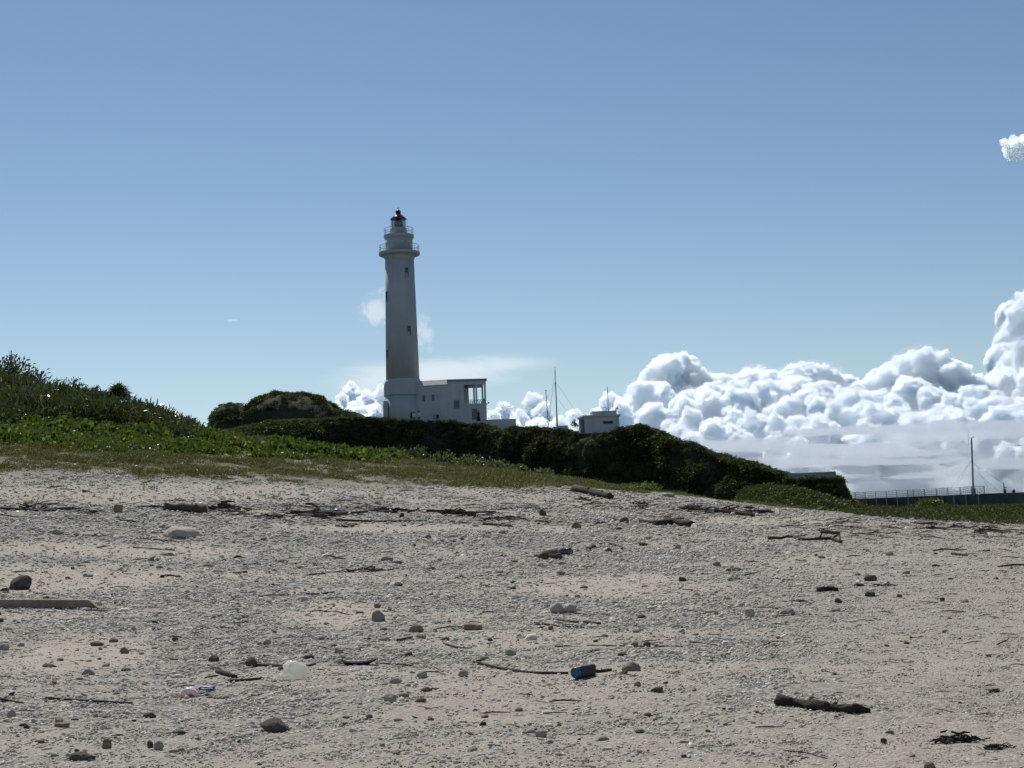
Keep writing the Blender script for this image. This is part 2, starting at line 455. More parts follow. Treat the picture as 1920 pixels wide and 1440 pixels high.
gy = np.exp(np.linspace(math.log(1.2), math.log(172), 520)); ga = np.linspace(-.85, .85, 520)
GX = ga[None, :] * gy[:, None]; GY = np.broadcast_to(gy[:, None], GX.shape)
GZ = ground(GX, GY)
SN = sandiness(GX, GY, GZ)
GZ = GZ + .02 * fbm(GX * 5, GY * 5, oct=3, seed=61) * (1 - .7 * SN) * smooth(4, 8, GY)
me = grid_mesh('beach', np.stack([GX, GY, GZ], -1))
attr(me, 'sand', SN)
vegm = smooth(-3, 4.0, GY - grass_edge(GX, GY) + 4.5 * fbm(GX * .35, GY * .3, oct=5, seed=3, gain=.65)) * (.55 + .45 * smooth(-.2, .25, fbm(GX * .6, GY * .4, oct=4, seed=44))) 
vegm = np.where(GX / GY > .235, smooth(80, 92, GY), vegm)
attr(me, 'veg', vegm)


def beach_material():
    m = bpy.data.materials.new('coral_beach'); m.use_nodes = True; t = NT(m.node_tree); t.t.nodes.clear()
    tc = t.n('ShaderNodeTexCoord'); v = tc.outputs['Object']
    sa = t.n('ShaderNodeAttribute', attribute_name='sand').outputs['Fac']; ve = t.n('ShaderNodeAttribute', attribute_name='veg').outputs['Fac']
    sand = t.ramp(t.noise(v, 3.0, 5, .6), [(.3, (.36, .32, .262)), (.7, (.435, .392, .326))])
    vo = t.n('ShaderNodeTexVoronoi', i_Scale=38.0, i_Randomness=1.0); t.t.links.new(v, vo.inputs['Vector'])
    grit = t.ramp(vo.outputs['Color'], [(.12, (.11, .10, .08)), (.5, (.26, .242, .205)), (.85, (.45, .42, .36))])  # grit darkened to put the shade of pebble gaps into its colour
    speck = t.ramp(t.noise(v, 70.0, 4, .7), [(.34, (.25, .20, .16)), (.46, (1, 1, 1))])
    sand = t.mix(.75, sand, speck, 'MULTIPLY')
    c = t.mix(t.ramp(sa, [(.15, 0.0), (.85, 1.0)]), grit, sand)
    soil = t.ramp(t.noise(v, 2.5, 5, .6), [(.3, (.06, .075, .03)), (.7, (.12, .125, .06))])
    c = t.mix(ve, c, soil)
    p = t.n('ShaderNodeBsdfPrincipled', i_Roughness=.95); p.inputs['Specular IOR Level'].default_value = .15
    t.t.links.new(c, p.inputs['Base Color'])
    h = t.m('ADD', t.m('MULTIPLY', vo.outputs['Distance'], -.6), t.noise(v, 22.0, 6, .7))
    b = t.n('ShaderNodeBump', i_Strength=.9, i_Distance=.02, i_Height=h); t.t.links.new(b.outputs[0], p.inputs['Normal'])
    o = t.n('ShaderNodeOutputMaterial'); t.t.links.new(p.outputs[0], o.inputs[0]); return m


link('beach', me, beach_material(), kind='structure')

# the sea round the cape, to the horizon
sea_m = bpy.data.materials.new('sea_water'); sea_m.use_nodes = True; t = NT(sea_m.node_tree); t.t.nodes.clear()
p = t.n('ShaderNodeBsdfPrincipled', i_Roughness=.12); p.inputs['Base Color'].default_value = (.012, .05, .09, 1)
b = t.n('ShaderNodeBump', i_Strength=.5, i_Distance=.4, i_Height=t.noise(t.n('ShaderNodeTexCoord').outputs['Object'], .25, 6, .65)); t.t.links.new(b.outputs[0], p.inputs['Normal'])
o = t.n('ShaderNodeOutputMaterial'); t.t.links.new(p.outputs[0], o.inputs[0])
SEA = -3.6
link('sea', mesh('sea', [(-40000, -400, SEA), (40000, -400, SEA), (40000, 60000, SEA), (-40000, 60000, SEA)], [(0, 1, 2, 3)]), sea_m, kind='structure')


# ------------------------------------------------------------------ the headland behind the beach
HC = [  # photo column, crest row, crest distance, depth of the face, dip of the plateau behind the crest
    (250, 845, 178, 26, .3), (340, 828, 183, 28, .3), (400, 812, 188, 28, .3), (470, 800, 191, 28, .3), (520, 791, 193, 26, .2), (560, 784, 195, 14, .2), (600, 785, 197, 9, .2),
    (650, 782, 198, 7, .3), (700, 784, 200, 6, .6), (760, 787, 203, 6, .7), (800, 787, 204, 6, .7), (850, 787, 204, 6, .7), (880, 793, 204, 6, .6), (905, 799, 203, 6, .5),
    (940, 807, 200, 6, .4), (970, 804, 196, 6, .4), (1000, 801, 192, 6, .4), (1050, 803, 186, 6, .5), (1088, 809, 182, 6, .3), (1130, 809, 180, 6, .3), (1165, 807, 180, 6, .3),
    (1200, 799, 180, 6, .2), (1235, 806, 178, 5, .2), (1258, 824, 174, 5, .3), (1300, 830, 170, 5, .3), (1345, 851, 166, 5, .3), (1400, 868, 161, 4, .3), (1450, 880, 159, 4, .3),
    (1480, 889, 158, 4, .4), (1530, 893, 157, 3.5, .4), (1562, 893, 156.5, 3, .4), (1575, 894, 156, 3, .3), (1582, 915, 156, 2.5, .3), (1592, 938, 156, 2.5, .2), (1625, 952, 156, 3, .2)]
hp = np.array(HC, float)
cols = np.concatenate([np.arange(250, 1560, 4.0), np.arange(1560, 1626, 1.5)])
cr = [np.interp(cols, hp[:, 0], hp[:, i]) for i in range(1, 5)]
cr[1] = np.convolve(np.pad(cr[1], 6, mode='edge'), np.ones(13) / 13, 'valid')
HLtop = np.array([at(c, y, d) for c, y, d in zip(cols, cr[0], cr[1])])
rows = []; grassw = []
NF = 44
toe = np.full(len(cols), -2.2)
for i in range(NF + 1):
    s_ = i / NF
    gentle = smooth(10, 26, cr[2])
    fz = (1 - gentle) * np.sin(s_ * PI / 2) ** .9 + gentle * s_ ** .85
    Y = cr[1] - cr[2] * (1 - s_); z = toe + (HLtop[:, 2] - toe) * fz
    rows.append(np.stack([HLtop[:, 0] / HLtop[:, 1] * Y, Y, z], -1)); grassw.append(gentle * smooth(.45, .75, s_ + 0 * cols))
for dy, dip in ((1.5, .35), (4, .8), (8, 1.0), (14, 1.0), (22, 1.0), (32, 1.0), (44, 1.3), (54, 5), (62, 18)):
    Y = cr[1] + dy; z = HLtop[:, 2] - cr[3] * dip
    if dy > 50: z = np.maximum(z - 6, -3.0)
    rows.append(np.stack([HLtop[:, 0] / HLtop[:, 1] * Y, Y, z], -1)); grassw.append(np.full(len(cols), .5))
HP = np.array(rows); GW = np.array(grassw)
du = np.gradient(HP, axis=1); dv = np.gradient(HP, axis=0)
HN = np.cross(du, dv); HN /= np.linalg.norm(HN, axis=-1, keepdims=True) + 1e-9
x, y, z = HP[..., 0], HP[..., 1], HP[..., 2]
disp = 1.7 * fbm(x * .11, y * .11, z * .16, 4, 71) + 1.15 * np.abs(fbm(x * .33, y * .33, z * .33, 4, 77)) * 1.6 - .8
fade = np.ones(HP.shape[:2]); fade[NF + 1:] = .18; fade[NF - 3:NF + 1] = .4
fade = fade * (1 - .55 * GW)
HP = HP + HN * (disp * fade)[..., None]
me = grid_mesh('headland', HP); attr(me, 'grass', GW)
m = bpy.data.materials.new('headland_ground'); m.use_nodes = True; t = NT(m.node_tree); t.t.nodes.clear()
v = t.n('ShaderNodeTexCoord').outputs['Object']
gr = t.ramp(t.noise(v, .8, 6, .65), [(.3, (.085, .10, .035)), (.7, (.155, .165, .06))])
rk = t.ramp(t.noise(v, .5, 6, .65), [(.35, (.035, .04, .022)), (.52, (.055, .055, .035)), (.7, (.075, .068, .052))])
c = t.mix(t.n('ShaderNodeAttribute', attribute_name='grass').outputs['Fac'], rk, gr)
p = t.n('ShaderNodeBsdfPrincipled', i_Roughness=.95); p.inputs['Specular IOR Level'].default_value = .1; t.t.links.new(c, p.inputs['Base Color'])
b = t.n('ShaderNodeBump', i_Strength=.7, i_Distance=.3, i_Height=t.noise(v, 2.2, 6, .7)); t.t.links.new(b.outputs[0], p.inputs['Normal'])
o = t.n('ShaderNodeOutputMaterial'); t.t.links.new(p.outputs[0], o.inputs[0])
link('headland', me, m, kind='structure')

# the two-humped rock outcrop to the left of the lighthouse
DP = np.array([(398, 822), (402, 806), (407, 780), (416, 766), (428, 758), (446, 756), (458, 762), (466, 770), (476, 756), (490, 746), (515, 739), (545, 737), (580, 741), (605, 748),
               (622, 756), (634, 768), (650, 768), (668, 772), (680, 779), (694, 783), (720, 790), (740, 800)], float)
dcol = np.arange(398, 741, 2.0); dtop = np.interp(dcol, DP[:, 0], DP[:, 1]); dY = 214.0
P = []
for a in np.linspace(-1, 1, 41):
    ang = a * PI / 2
    row = []
    for c_, t_ in zip(dcol, dtop):
        tp = at(c_, t_ + 2, dY); basez = 11.0; h = max(tp[2] - basez, .3); dep = 3.5 + h * .75
        row.append((tp[0], dY + math.sin(ang) * dep, basez + h * math.cos(ang) ** .6))
    P.append(row)
OP = np.array(P); du = np.gradient(OP, axis=1); dv = np.gradient(OP, axis=0); ON = np.cross(du, dv); ON /= np.linalg.norm(ON, axis=-1, keepdims=True) + 1e-9
x, y, z = OP[..., 0], OP[..., 1], OP[..., 2]
OP = OP + ON * (.55 * fbm(x * .3, y * .3, z * .3, 4, 81) + .28 * fbm(x * 1.1, y * 1.1, z * 1.1, 3, 83))[..., None]
me = grid_mesh('rock_outcrop', OP); attr(me, 'grass', np.zeros(OP.shape[:2]))
link('rock_outcrop', me, m, kind='structure')

# low green talus at the foot of the cliff, right of the beach crest
TC = np.array([(1330, 960, 143), (1375, 950, 144), (1402, 903, 149), (1440, 896, 149), (1500, 909, 147), (1560, 928, 146), (1600, 940, 145), (1640, 944, 145), (1690, 944, 146), (1745, 938, 146), (1790, 945, 146), (1850, 946, 147), (1960, 948, 148), (2100, 952, 148), (2500, 962, 150)], float)
tcol = np.arange(1330, 2500, 5.0); ty = np.interp(tcol, TC[:, 0], TC[:, 1]); tY = np.interp(tcol, TC[:, 0], TC[:, 2])
P = []
tops = np.array([at(c_, y_ + 15, d_) for c_, y_, d_ in zip(tcol, ty, tY)])
for s_ in np.linspace(0, 1.35, 34):
    if s_ <= 1: Y = 108 + (tops[:, 1] - 108) * s_; zz = -1.7 + (tops[:, 2] + 1.7) * s_ ** 1.15
    else: Y = tops[:, 1] + (s_ - 1) * 40; zz = tops[:, 2] - (s_ - 1) * 9
    P.append(np.stack([tops[:, 0] / tops[:, 1] * Y, Y, zz], -1))
TP = np.array(P); TP[..., 2] += .35 * fbm(TP[..., 0] * .25, TP[..., 1] * .25, oct=4, seed=91)
me = grid_mesh('shore_flat', TP); attr(me, 'grass', np.full(TP.shape[:2], .35))
link('shore_flat', me, m, kind='structure')


# ------------------------------------------------------------------ instancing of uncountable cover
def variants(name, meshes):
    col = bpy.data.collections.new(name)
    for i, me_ in enumerate(meshes):
        col.objects.link(bpy.data.objects.new('%s_%02d' % (name, i), me_))
    return col


def scatter(name, pts, rot, scl, idx, col, **props):
    me_ = bpy.data.meshes.new(name); n = len(pts)
    me_.vertices.add(n); me_.vertices.foreach_set('co', np.asarray(pts, np.float32).ravel())
    for an, ty_, val in (('rot', 'FLOAT_VECTOR', rot), ('scl', 'FLOAT_VECTOR', scl)):
        a = me_.attributes.new(an, ty_, 'POINT'); a.data.foreach_set('vector', np.asarray(val, np.float32).ravel())
    a = me_.attributes.new('idx', 'INT', 'POINT'); a.data.foreach_set('value', np.asarray(idx, np.int32))
    me_.update()
    ob = link(name, me_, None, kind='stuff', **props)
    g = bpy.data.node_groups.new(name + '_scatter', 'GeometryNodeTree')
    g.interface.new_socket('Geometry', in_out='INPUT', socket_type='NodeSocketGeometry'); g.interface.new_socket('Geometry', in_out='OUTPUT', socket_type='NodeSocketGeometry')
    N = g.nodes.new; L = g.links.new
    gi = N('NodeGroupInput'); go = N('NodeGroupOutput'); ip = N('GeometryNodeInstanceOnPoints'); ci = N('GeometryNodeCollectionInfo')
    ci.inputs['Collection'].default_value = col; ci.inputs['Separate Children'].default_value = True; ci.inputs['Reset Children'].default_value = True
    def na(nm, dt):
        q = N('GeometryNodeInputNamedAttribute'); q.data_type = dt; q.inputs['Name'].default_value = nm; return q.outputs[0]
    L(gi.outputs[0], ip.inputs['Points']); L(ci.outputs[0], ip.inputs['Instance']); ip.inputs['Pick Instance'].default_value = True
    L(na('idx', 'INT'), ip.inputs['Instance Index']); L(na('rot', 'FLOAT_VECTOR'), ip.inputs['Rotation']); L(na('scl', 'FLOAT_VECTOR'), ip.inputs['Scale'])
    L(ip.outputs[0], go.inputs[0])
    md = ob.modifiers.new('scatter', 'NODES'); md.node_group = g
    return ob


def blades(rng, base, dirn, length, width, droop=.35, roll=None):
    """leaf blades: arrays of base points and directions -> quads (two per blade)"""
    n = len(base); d = dirn / np.linalg.norm(dirn, axis=1, keepdims=True)
    r_ = rng.normal(size=(n, 3)) if roll is None else roll
    sd = np.cross(d, r_); sd /= np.linalg.norm(sd, axis=1, keepdims=True) + 1e-9
    L_ = np.broadcast_to(np.asarray(length, float), (n,))[:, None]; w = np.broadcast_to(np.asarray(width, float), (n,))[:, None] / 2
    mid = base + d * L_ * .5; tip = base + d * L_ + np.array((0, 0, -1.0)) * L_ * droop
    v_ = np.stack([base - sd * w * .45, base + sd * w * .45, mid + sd * w, mid - sd * w, tip + sd * w * .12, tip - sd * w * .12], 1).reshape(-1, 3)
    o_ = np.arange(n)[:, None] * 6
    f_ = np.concatenate([o_ + np.array([0, 1, 2, 3]), o_ + np.array([3, 2, 4, 5])], 0)
    return v_, f_


def dome_leaves(rng, n, R, H, ll, lw, shell=.6, up=.5, droop=.25, flat=0.0):
    u_ = rng.normal(size=(n, 3)); u_ /= np.linalg.norm(u_, axis=1, keepdims=True); u_[:, 2] = np.abs(u_[:, 2])
    q = rng.uniform(shell, 1, n)[:, None]
    lump = 1 + .28 * vnoise(u_[:, 0] * 2.4 + 7.7 * rng.random(), u_[:, 1] * 2.4, u_[:, 2] * 2.4, 3)[:, None]
    base = u_ * q * lump * np.array((R, R, H))
    d = u_ + rng.normal(size=(n, 3)) * .55 + np.array((0, 0, up))
    roll = None
    if flat: roll = np.cross(d, np.array((0, 0, 1.0)) + rng.normal(size=(n, 3)) * flat)
    return blades(rng, base, d, ll * rng.uniform(.6, 1.3, n), lw * rng.uniform(.7, 1.2, n), droop, roll)


LF_scrub = leafmat('scrub_leaves', [(0, (.020, .034, .014)), (.35, (.037, .056, .021)), (.7, (.063, .084, .031)), (.93, (.10, .118, .046)), (1, (.16, .16, .085))], .6, .25, .22)
LF_vine = leafmat('beach_vine_leaves', [(0, (.030, .052, .014)), (.45, (.060, .098, .022)), (.78, (.105, .15, .036)), (.88, (.20, .235, .10)), (1, (.36, .37, .24))], .42, .42, .45)  # palest tones put sun glints into the colour of some leaves
LF_grass = leafmat('short_grass', [(0, (.05, .062, .024)), (.4, (.09, .105, .037)), (.8, (.15, .15, .065)), (1, (.26, .22, .13))], .6, .3, .25)
LF_thick = leafmat('thicket_leaves', [(0, (.022, .036, .015)), (.4, (.045, .062, .022)), (.75, (.085, .10, .035)), (.88, (.17, .18, .085)), (1, (.36, .34, .24))], .3, .28, .6)  # pale end of the ramp stands in for glinting leaves
LF_silver = leafmat('pale_shrub_leaves', [(0, (.045, .065, .028)), (.45, (.09, .11, .055)), (.8, (.17, .185, .11)), (1, (.32, .32, .22))], .35, .3, .55)


LF_shore = leafmat('shore_leaves', [(0, (.022, .036, .013)), (.4, (.045, .066, .02)), (.75, (.08, .105, .032)), (.93, (.125, .145, .05)), (1, (.18, .19, .09))], .6, .3, .2)


def withmat(name, vf, m_):
    me_ = mesh(name, vf[0], vf[1]); me_.materials.append(m_); return me_


rng = np.random.default_rng(11)
COL_scrub = variants('scrub_clump', [withmat('scrub_clump', dome_leaves(rng, 60, 1, .8, .42, .2, .35, .4), LF_scrub) for _ in range(5)])
COL_shore = variants('shore_clump', [withmat('shore_clump', dome_leaves(rng, 60, 1, .85, .4, .2, .3, .45), LF_shore) for _ in range(5)])
COL_vine = variants('vine_clump', [withmat('vine_clump', dome_leaves(rng, 30, 1, .75, .46, .42, .15, .25, .1, .6), LF_vine) for _ in range(5)])
COL_grass = variants('grass_tuft', [withmat('grass_tuft', blades(rng, rng.normal(size=(22, 3)) * (.35, .35, 0), rng.normal(size=(22, 3)) * (.5, .5, .1) + (0, 0, 1), rng.uniform(.5, 1.1, 22), .07, .15), LF_grass) for _ in range(5)])
COL_thick = variants('thicket_clump', [withmat('thicket_clump', dome_leaves(rng, 60, 1, .95, .6, .085, .15, .45, .3, .7), LF_thick) for _ in range(5)])


def sample(P_, n, rng_, wfun):
    """random points on a grid surface, kept with probability wfun(x, y, z, nz)"""
    a, b, c_ = P_[:-1, :-1].reshape(-1, 3), P_[:-1, 1:].reshape(-1, 3), P_[1:, :-1].reshape(-1, 3)
    cr_ = np.cross(b - a, c_ - a); ar = np.linalg.norm(cr_, axis=1); i = rng_.choice(len(a), n, p=ar / ar.sum())
    u_, v_ = rng_.random((2, n, 1)); p_ = a[i] + (b[i] - a[i]) * u_ + (c_[i] - a[i]) * v_
    nz_ = np.abs(cr_[i, 2]) / (ar[i] + 1e-9)
    keep = rng_.random(n) < wfun(p_[:, 0], p_[:, 1], p_[:, 2], nz_)
    return p_[keep], nz_[keep]


def rz3(rng_, n, tilt=.25):
    return np.stack([rng_.normal(0, tilt, n), rng_.normal(0, tilt, n), rng_.uniform(0, 2 * PI, n)], 1)


BOXES = [(735, 780), (790, 975), (1086, 1166)]


def clear_of_buildings(x, y, z):
    px, _ = project(np.stack([x, y, z], -1)); ok = np.ones_like(px)
    for a, b_ in BOXES: ok = np.where((px > a - 4) & (px < b_ + 4) & (y > 205 if a < 1000 else y > 179.3), 0, ok)
    return ok


GWf = GW.ravel()
p_, nz_ = sample(HP[:NF + 6], 60000, rng, lambda x, y, z, nz: (.35 + .65 * smooth(-.15, .25, fbm(x * .16, y * .16, z * .16, 3, 5))) * clear_of_buildings(x, y, z) * np.where((x / y < -.15) & (nz > .75), .12, 1.0) * (z > .5))
s_ = rng.uniform(.25, .7, len(p_)) * (.75 + .9 * smooth(.0, .45, fbm(p_[:, 0] * .22, p_[:, 1] * .22, p_[:, 2] * .22, 3, 66)))
q_ = np.array([at(x_, 903 + rng.normal(0, 2.5), 152.2 + (1570 - x_) * .028) for x_ in rng.uniform(1474, 1582, 150)]); p_ = np.concatenate([p_, q_]); s_ = np.concatenate([s_, rng.uniform(.22, .5, 150)])
scatter('headland_scrub', p_, rz3(rng, len(p_)), np.stack([s_, s_, s_ * .8], 1), rng.integers(0, 5, len(p_)), COL_scrub)
p_, nz_ = sample(OP, 16000, rng, lambda x, y, z, nz: (.08 + .92 * smooth(14.5, 17.5, z)) * smooth(-.2, .3, fbm(x * .3, y * .3, z * .3, 3, 8)))
s_ = rng.uniform(.15, .42, len(p_)) * (1 + .9 * smooth(.15, .5, fbm(p_[:, 0] * .5, p_[:, 1] * .5, p_[:, 2] * .5, 2, 67)))
scatter('outcrop_scrub', p_, rz3(rng, len(p_)), np.stack([s_, s_, s_ * .8], 1), rng.integers(0, 5, len(p_)), COL_scrub)
p_, nz_ = sample(TP, 42000, rng, lambda x, y, z, nz: .3 + .7 * smooth(-.3, .15, fbm(x * .12, y * .25, oct=3, seed=15)))
s_ = rng.uniform(.25, .8, len(p_)) * (1 + .5 * smooth(.1, .5, fbm(p_[:, 0] * .1, p_[:, 1] * .1, oct=2, seed=25)))
X_, Y_ = rng.uniform(.238, .62, 34000), np.sqrt(rng.uniform(68 ** 2, 140 ** 2, 34000)); X_ = X_ * Y_; Z_ = ground(X_, Y_)
kp = rng.random(34000) < smooth(66, 74, Y_ + 4 * fbm(X_ * .2, Y_ * .2, oct=3, seed=16) + 14 * smooth(.34, .26, X_ / Y_) * -1) * .9
p_ = np.concatenate([p_, np.stack([X_, Y_, Z_], 1)[kp]]); s_ = np.concatenate([s_, rng.uniform(.15, .42, kp.sum())])
scatter('shore_scrub', p_, rz3(rng, len(p_)), np.stack([s_, s_, s_ * .75], 1), rng.integers(0, 5, len(p_)), COL_shore)
# tufts on the lit slope of the headland
p_, nz_ = sample(HP[:NF + 4], 60000, rng, lambda x, y, z, nz: np.where(x / y < -.12, smooth(.55, .8, nz), .0) * (z > 4))
s_ = rng.uniform(.25, .5, len(p_))
scatter('headland_grass', p_, rz3(rng, len(p_), .15), np.stack([s_, s_, s_], 1), rng.integers(0, 5, len(p_)), COL_grass)


def strip(n, y0, y1, a0, a1, rng_):
    a = rng_.uniform(a0, a1, n); Y = np.sqrt(rng_.uniform(y0 ** 2, y1 ** 2, n)); X = a * Y
    return X, Y, ground(X, Y)


# grass between sand and vines, thinning out into the sand
X, Y, Z = strip(150000, 44, 102, -.48, .24, rng)
ge = grass_edge(X, Y) + 3.2 * fbm(X * .3, Y * .3, oct=4, seed=41); ve_ = vine_edge(X, Y)
pr = smooth(-2.5, 3.5, Y - ge) * (.08 + .92 * smooth(-.25, .2, fbm(X * .7, Y * .5, oct=4, seed=43))) + .05 * smooth(-14, -2, Y - ge) * smooth(.1, .4, fbm(X * .25, Y * .4, oct=3, seed=45))
kp = (rng.random(len(X)) < pr * .62) & (Y < ve_ + 4) & (X / Y < .2 + .03 * fbm(X * .3, Y * .3, seed=2))
X, Y, Z = X[kp], Y[kp], Z[kp]; s_ = rng.uniform(.08, .26, len(X)) * (.7 + .7 * smooth(-.2, .4, fbm(X * .5, Y * .5, oct=3, seed=46)))
scatter('beach_grass', np.stack([X, Y, Z], 1), rz3(rng, len(X), .2), np.stack([s_ * 1.5, s_ * 1.5, s_], 1), rng.integers(0, 5, len(X)), COL_grass)

# creeping beach vines
X, Y, Z = strip(60000, 52, 112, -.5, .10, rng)
ve_ = vine_edge(X, Y) + 2.0 * fbm(X * .3, Y * .3, oct=3, seed=51)
pr = smooth(-.5, 1.2, Y - ve_) * (.10 + .70 * smooth(-.3, .2, fbm(X * .5, Y * .5, oct=3, seed=53)))
kp = rng.random(len(X)) < pr * .8
X, Y, Z = X[kp], Y[kp], Z[kp]; s_ = rng.uniform(.18, .55, len(X)) * (.7 + .7 * smooth(-.3, .4, fbm(X * .35, Y * .35, oct=3, seed=55)))
scatter('beach_vines', np.stack([X, Y, Z], 1), rz3(rng, len(X), .3), np.stack([s_, s_, s_ * 1.0], 1), rng.integers(0, 5, len(X)), COL_vine)

# the tangled undergrowth of the dune on the left
X, Y, Z = strip(26000, 70, 128, -.52, -.215, rng)
te = thick_edge(X, Y) + 3.0 * fbm(X * .25, Y * .25, oct=3, seed=57)
kp = rng.random(len(X)) < smooth(-1.0, 2.0, Y - te) * (.3 + .6 * smooth(-.25, .1, fbm(X * .4, Y * .4, oct=3, seed=58)))
X, Y, Z = X[kp], Y[kp], Z[kp]
s_ = rng.uniform(.45, 1.0, len(X)) * np.interp(X / Y, [-.45, -.36, -.29, -.25, -.22], [1.25, 1.15, 1.05, .85, .5]) * (.75 + .6 * smooth(-.4, .4, fbm(X * .3, Y * .3, oct=3, seed=59)))
scatter('dune_undergrowth', np.stack([X, Y, Z], 1), rz3(rng, len(X), .3), np.stack([s_, s_, s_ * 1.15], 1), rng.integers(0, 5, len(X)), COL_thick)


# ------------------------------------------------------------------ single plants
def stems(n, R, H, r0, rng_, fork=2):
    mb = MB()
    for i in range(n):
        a = rng_.uniform(0, 2 * PI); e = np.array((math.cos(a) * R * rng_.uniform(.2, .8), math.sin(a) * R * rng_.uniform(.2, .8), H * rng_.uniform(.6, .95)))
        mid = e * (.35, .35, .55) + rng_.normal(size=3) * .06 * H
        mb.tube([(0, 0, -.15), mid, e], [r0, r0 * .7, r0 * .3], 5)
        for j in range(fork):
            e2 = mid + (e - mid) * rng_.uniform(.4, .9) + rng_.normal(size=3) * (.22 * R, .22 * R, .12 * H); mb.tube([mid, e2], [r0 * .5, r0 * .2], 4)
    return mb


def shrub(name, px, py, Y, R, H, leaf, m_, label, cat='shrub', group=None, n=1100, ll=.34, lw=.09, seed=0, onground=True, drop=0.0, up=.5, flat=.6, shell=.35):
    rg = np.random.default_rng(seed + 100)
    if onground:
        Xg = (px - 960) / F * Y; base = (Xg, Y, float(ground(Xg, Y)) - drop)
    else: base = at(px, py, Y)
    r = thing(name, label, cat, base, group)
    vf = dome_leaves(rg, n, R, H, ll, lw, shell, up, .3, flat)
    link('crown', mesh('crown', *vf), m_, r)
    stems(6, R, H, .03 + .012 * H, rg).build('stem', M_bark, r)
    return r


GR = 'dune shrubs on the left'
shrub('shrub', 12, 0, 101, 2.1, 3.3, 1, LF_thick, 'tallest dark shrub at the top of the dune, at the left edge', 'shrub', GR, 3200, .34, .12, 1, drop=.2)
shrub('shrub', 58, 0, 103, 1.5, 2.6, 1, LF_thick, 'open dark shrub just right of the tallest one on the dune', 'shrub', GR, 1500, .34, .11, 2, drop=.2)
shrub('shrub', -60, 0, 100, 2.2, 3.2, 1, LF_thick, 'big dark shrub cut off by the left edge of the photo', 'shrub', GR, 1700, .36, .12, 3, drop=.2)
shrub('shrub', 108, 0, 104, 2.3, 2.2, 1, LF_thick, 'rounded shrub on the dune crest with a flat bristly top', 'shrub', GR, 2600, .45, .08, 4, drop=.2)
shrub('shrub', 152, 0, 105, 2.0, 2.0, 1, LF_thick, 'rounded shrub on the dune crest left of the spiky pandanus', 'shrub', GR, 2300, .45, .08, 5, drop=.2)
shrub('shrub', 255, 0, 101, 1.7, 1.75, 1, LF_thick, 'low shrub on the falling dune crest right of the pandanus', 'shrub', GR, 1500, .42, .07, 6, drop=.2)
shrub('shrub', 300, 0, 99, 1.5, 1.35, 1, LF_thick, 'small grassy shrub where the dune crest nears the vines', 'shrub', GR, 1200, .42, .06, 7, drop=.2)
shrub('shrub', 340, 0, 97, 1.3, 1.0, 1, LF_thick, 'last low shrub at the right end of the dune crest', 'shrub', GR, 900, .38, .06, 8, drop=.15)
# pandanus: long arching blades on a short trunk
rg = np.random.default_rng(5); Xg = (214 - 960) / F * 98
pr_ = thing('pandanus', 'spiky pandanus standing alone on the dune crest against the sky', 'pandanus', (Xg, 98, float(ground(Xg, 98)) + .35))
n = 760; u_ = rg.normal(size=(n, 3)); u_ /= np.linalg.norm(u_, axis=1, keepdims=True); u_[:, 2] = np.abs(u_[:, 2]) * 1.3 + .2
hd = np.array([(0, 0, 1.35), (-.5, .1, .95), (.5, -.1, 1.0), (.1, .3, 1.6)])[rg.integers(0, 4, n)]
link('crown', mesh('crown', *blades(rg, hd + u_ * .12, u_, rg.uniform(.6, 1.05, n), .07, .32)), LF_thick, pr_)
tb = MB(); tb.tube([(0, 0, -.9), (.03, 0, .4), (0, 0, 1.4)], [.13, .11, .09], 7)
for q in ((-.42, .1, .9), (.42, -.1, .95), (.1, .3, 1.3)): tb.tube([(0, 0, .5), q], [.08, .06], 6)
tb.build('trunk', M_bark, pr_)
# two bare twiggy saplings against the sky
for px, hh, lab, sd in ((62, 2.5, 'bare leafless twigs sticking up out of the dune shrubs into the sky', 3), (22, 3.9, 'thin bare twigs above the tallest dune shrub at the left edge', 4)):
    rg = np.random.default_rng(sd); Xg = (px - 960) / F * 101
    r = thing('bare_sapling', lab, 'sapling', (Xg, 101, float(ground(Xg, 101)) - .2), 'bare saplings on the dune')
    mb = MB()
    for i in range(5):
        e = np.array((rg.normal(0, .35), rg.normal(0, .2), hh * rg.uniform(.75, 1)))
        mb.tube([(0, 0, 0), e * (.4, .4, .6), e], [.04, .025, .01], 5)
        for j in range(4):
            s0 = e * (.4, .4, .6) + (e - e * (.4, .4, .6)) * rg.uniform(.1, .9); mb.tube([s0, s0 + rg.normal(size=3) * (.25, .15, .12) + (0, 0, .3)], [.016, .007], 4)
    mb.build('stem', M_bark, r)
# pale-leaved sea shrubs between the vines and the cliff
GS = 'pale leaved shrubs in front of the cliff'
for i, (px, Y, R, H, lab) in enumerate([(735, 96, 1.0, .95, 'leftmost pale-leaved shrub between the green vines and the dark cliff'),
                                        (775, 98, 1.3, 1.25, 'tallest pale-leaved shrub below the lighthouse, behind the vines'),
                                        (825, 98, 1.2, 1.1, 'pale-leaved shrub below the flat-roofed annex, behind the vines'),
                                        (872, 97, 1.2, .95, 'rounded pale-leaved shrub below the right end of the annex'),
                                        (922, 97, 1.1, .85, 'low pale-leaved shrub below the white parapet wall'),
                                        (965, 96, .9, .65, 'small pale-leaved shrub below the gap between wall and masts'),
                                        (1010, 96, .8, .55, 'rightmost small pale-leaved shrub before the dark cliff face')]):
    shrub('shrub', px, 0, Y, R, H, 1, LF_silver, lab, 'shrub', GS, 620, .26, .10, 40 + i, drop=.05, up=.8, flat=.5, shell=.3)
shrub('shrub', 1745, 953, 141, 1.5, .95, 1, LF_vine, 'round green bush standing below the dark sea wall', 'shrub', None, 1300, .28, .14, 60, onground=False)

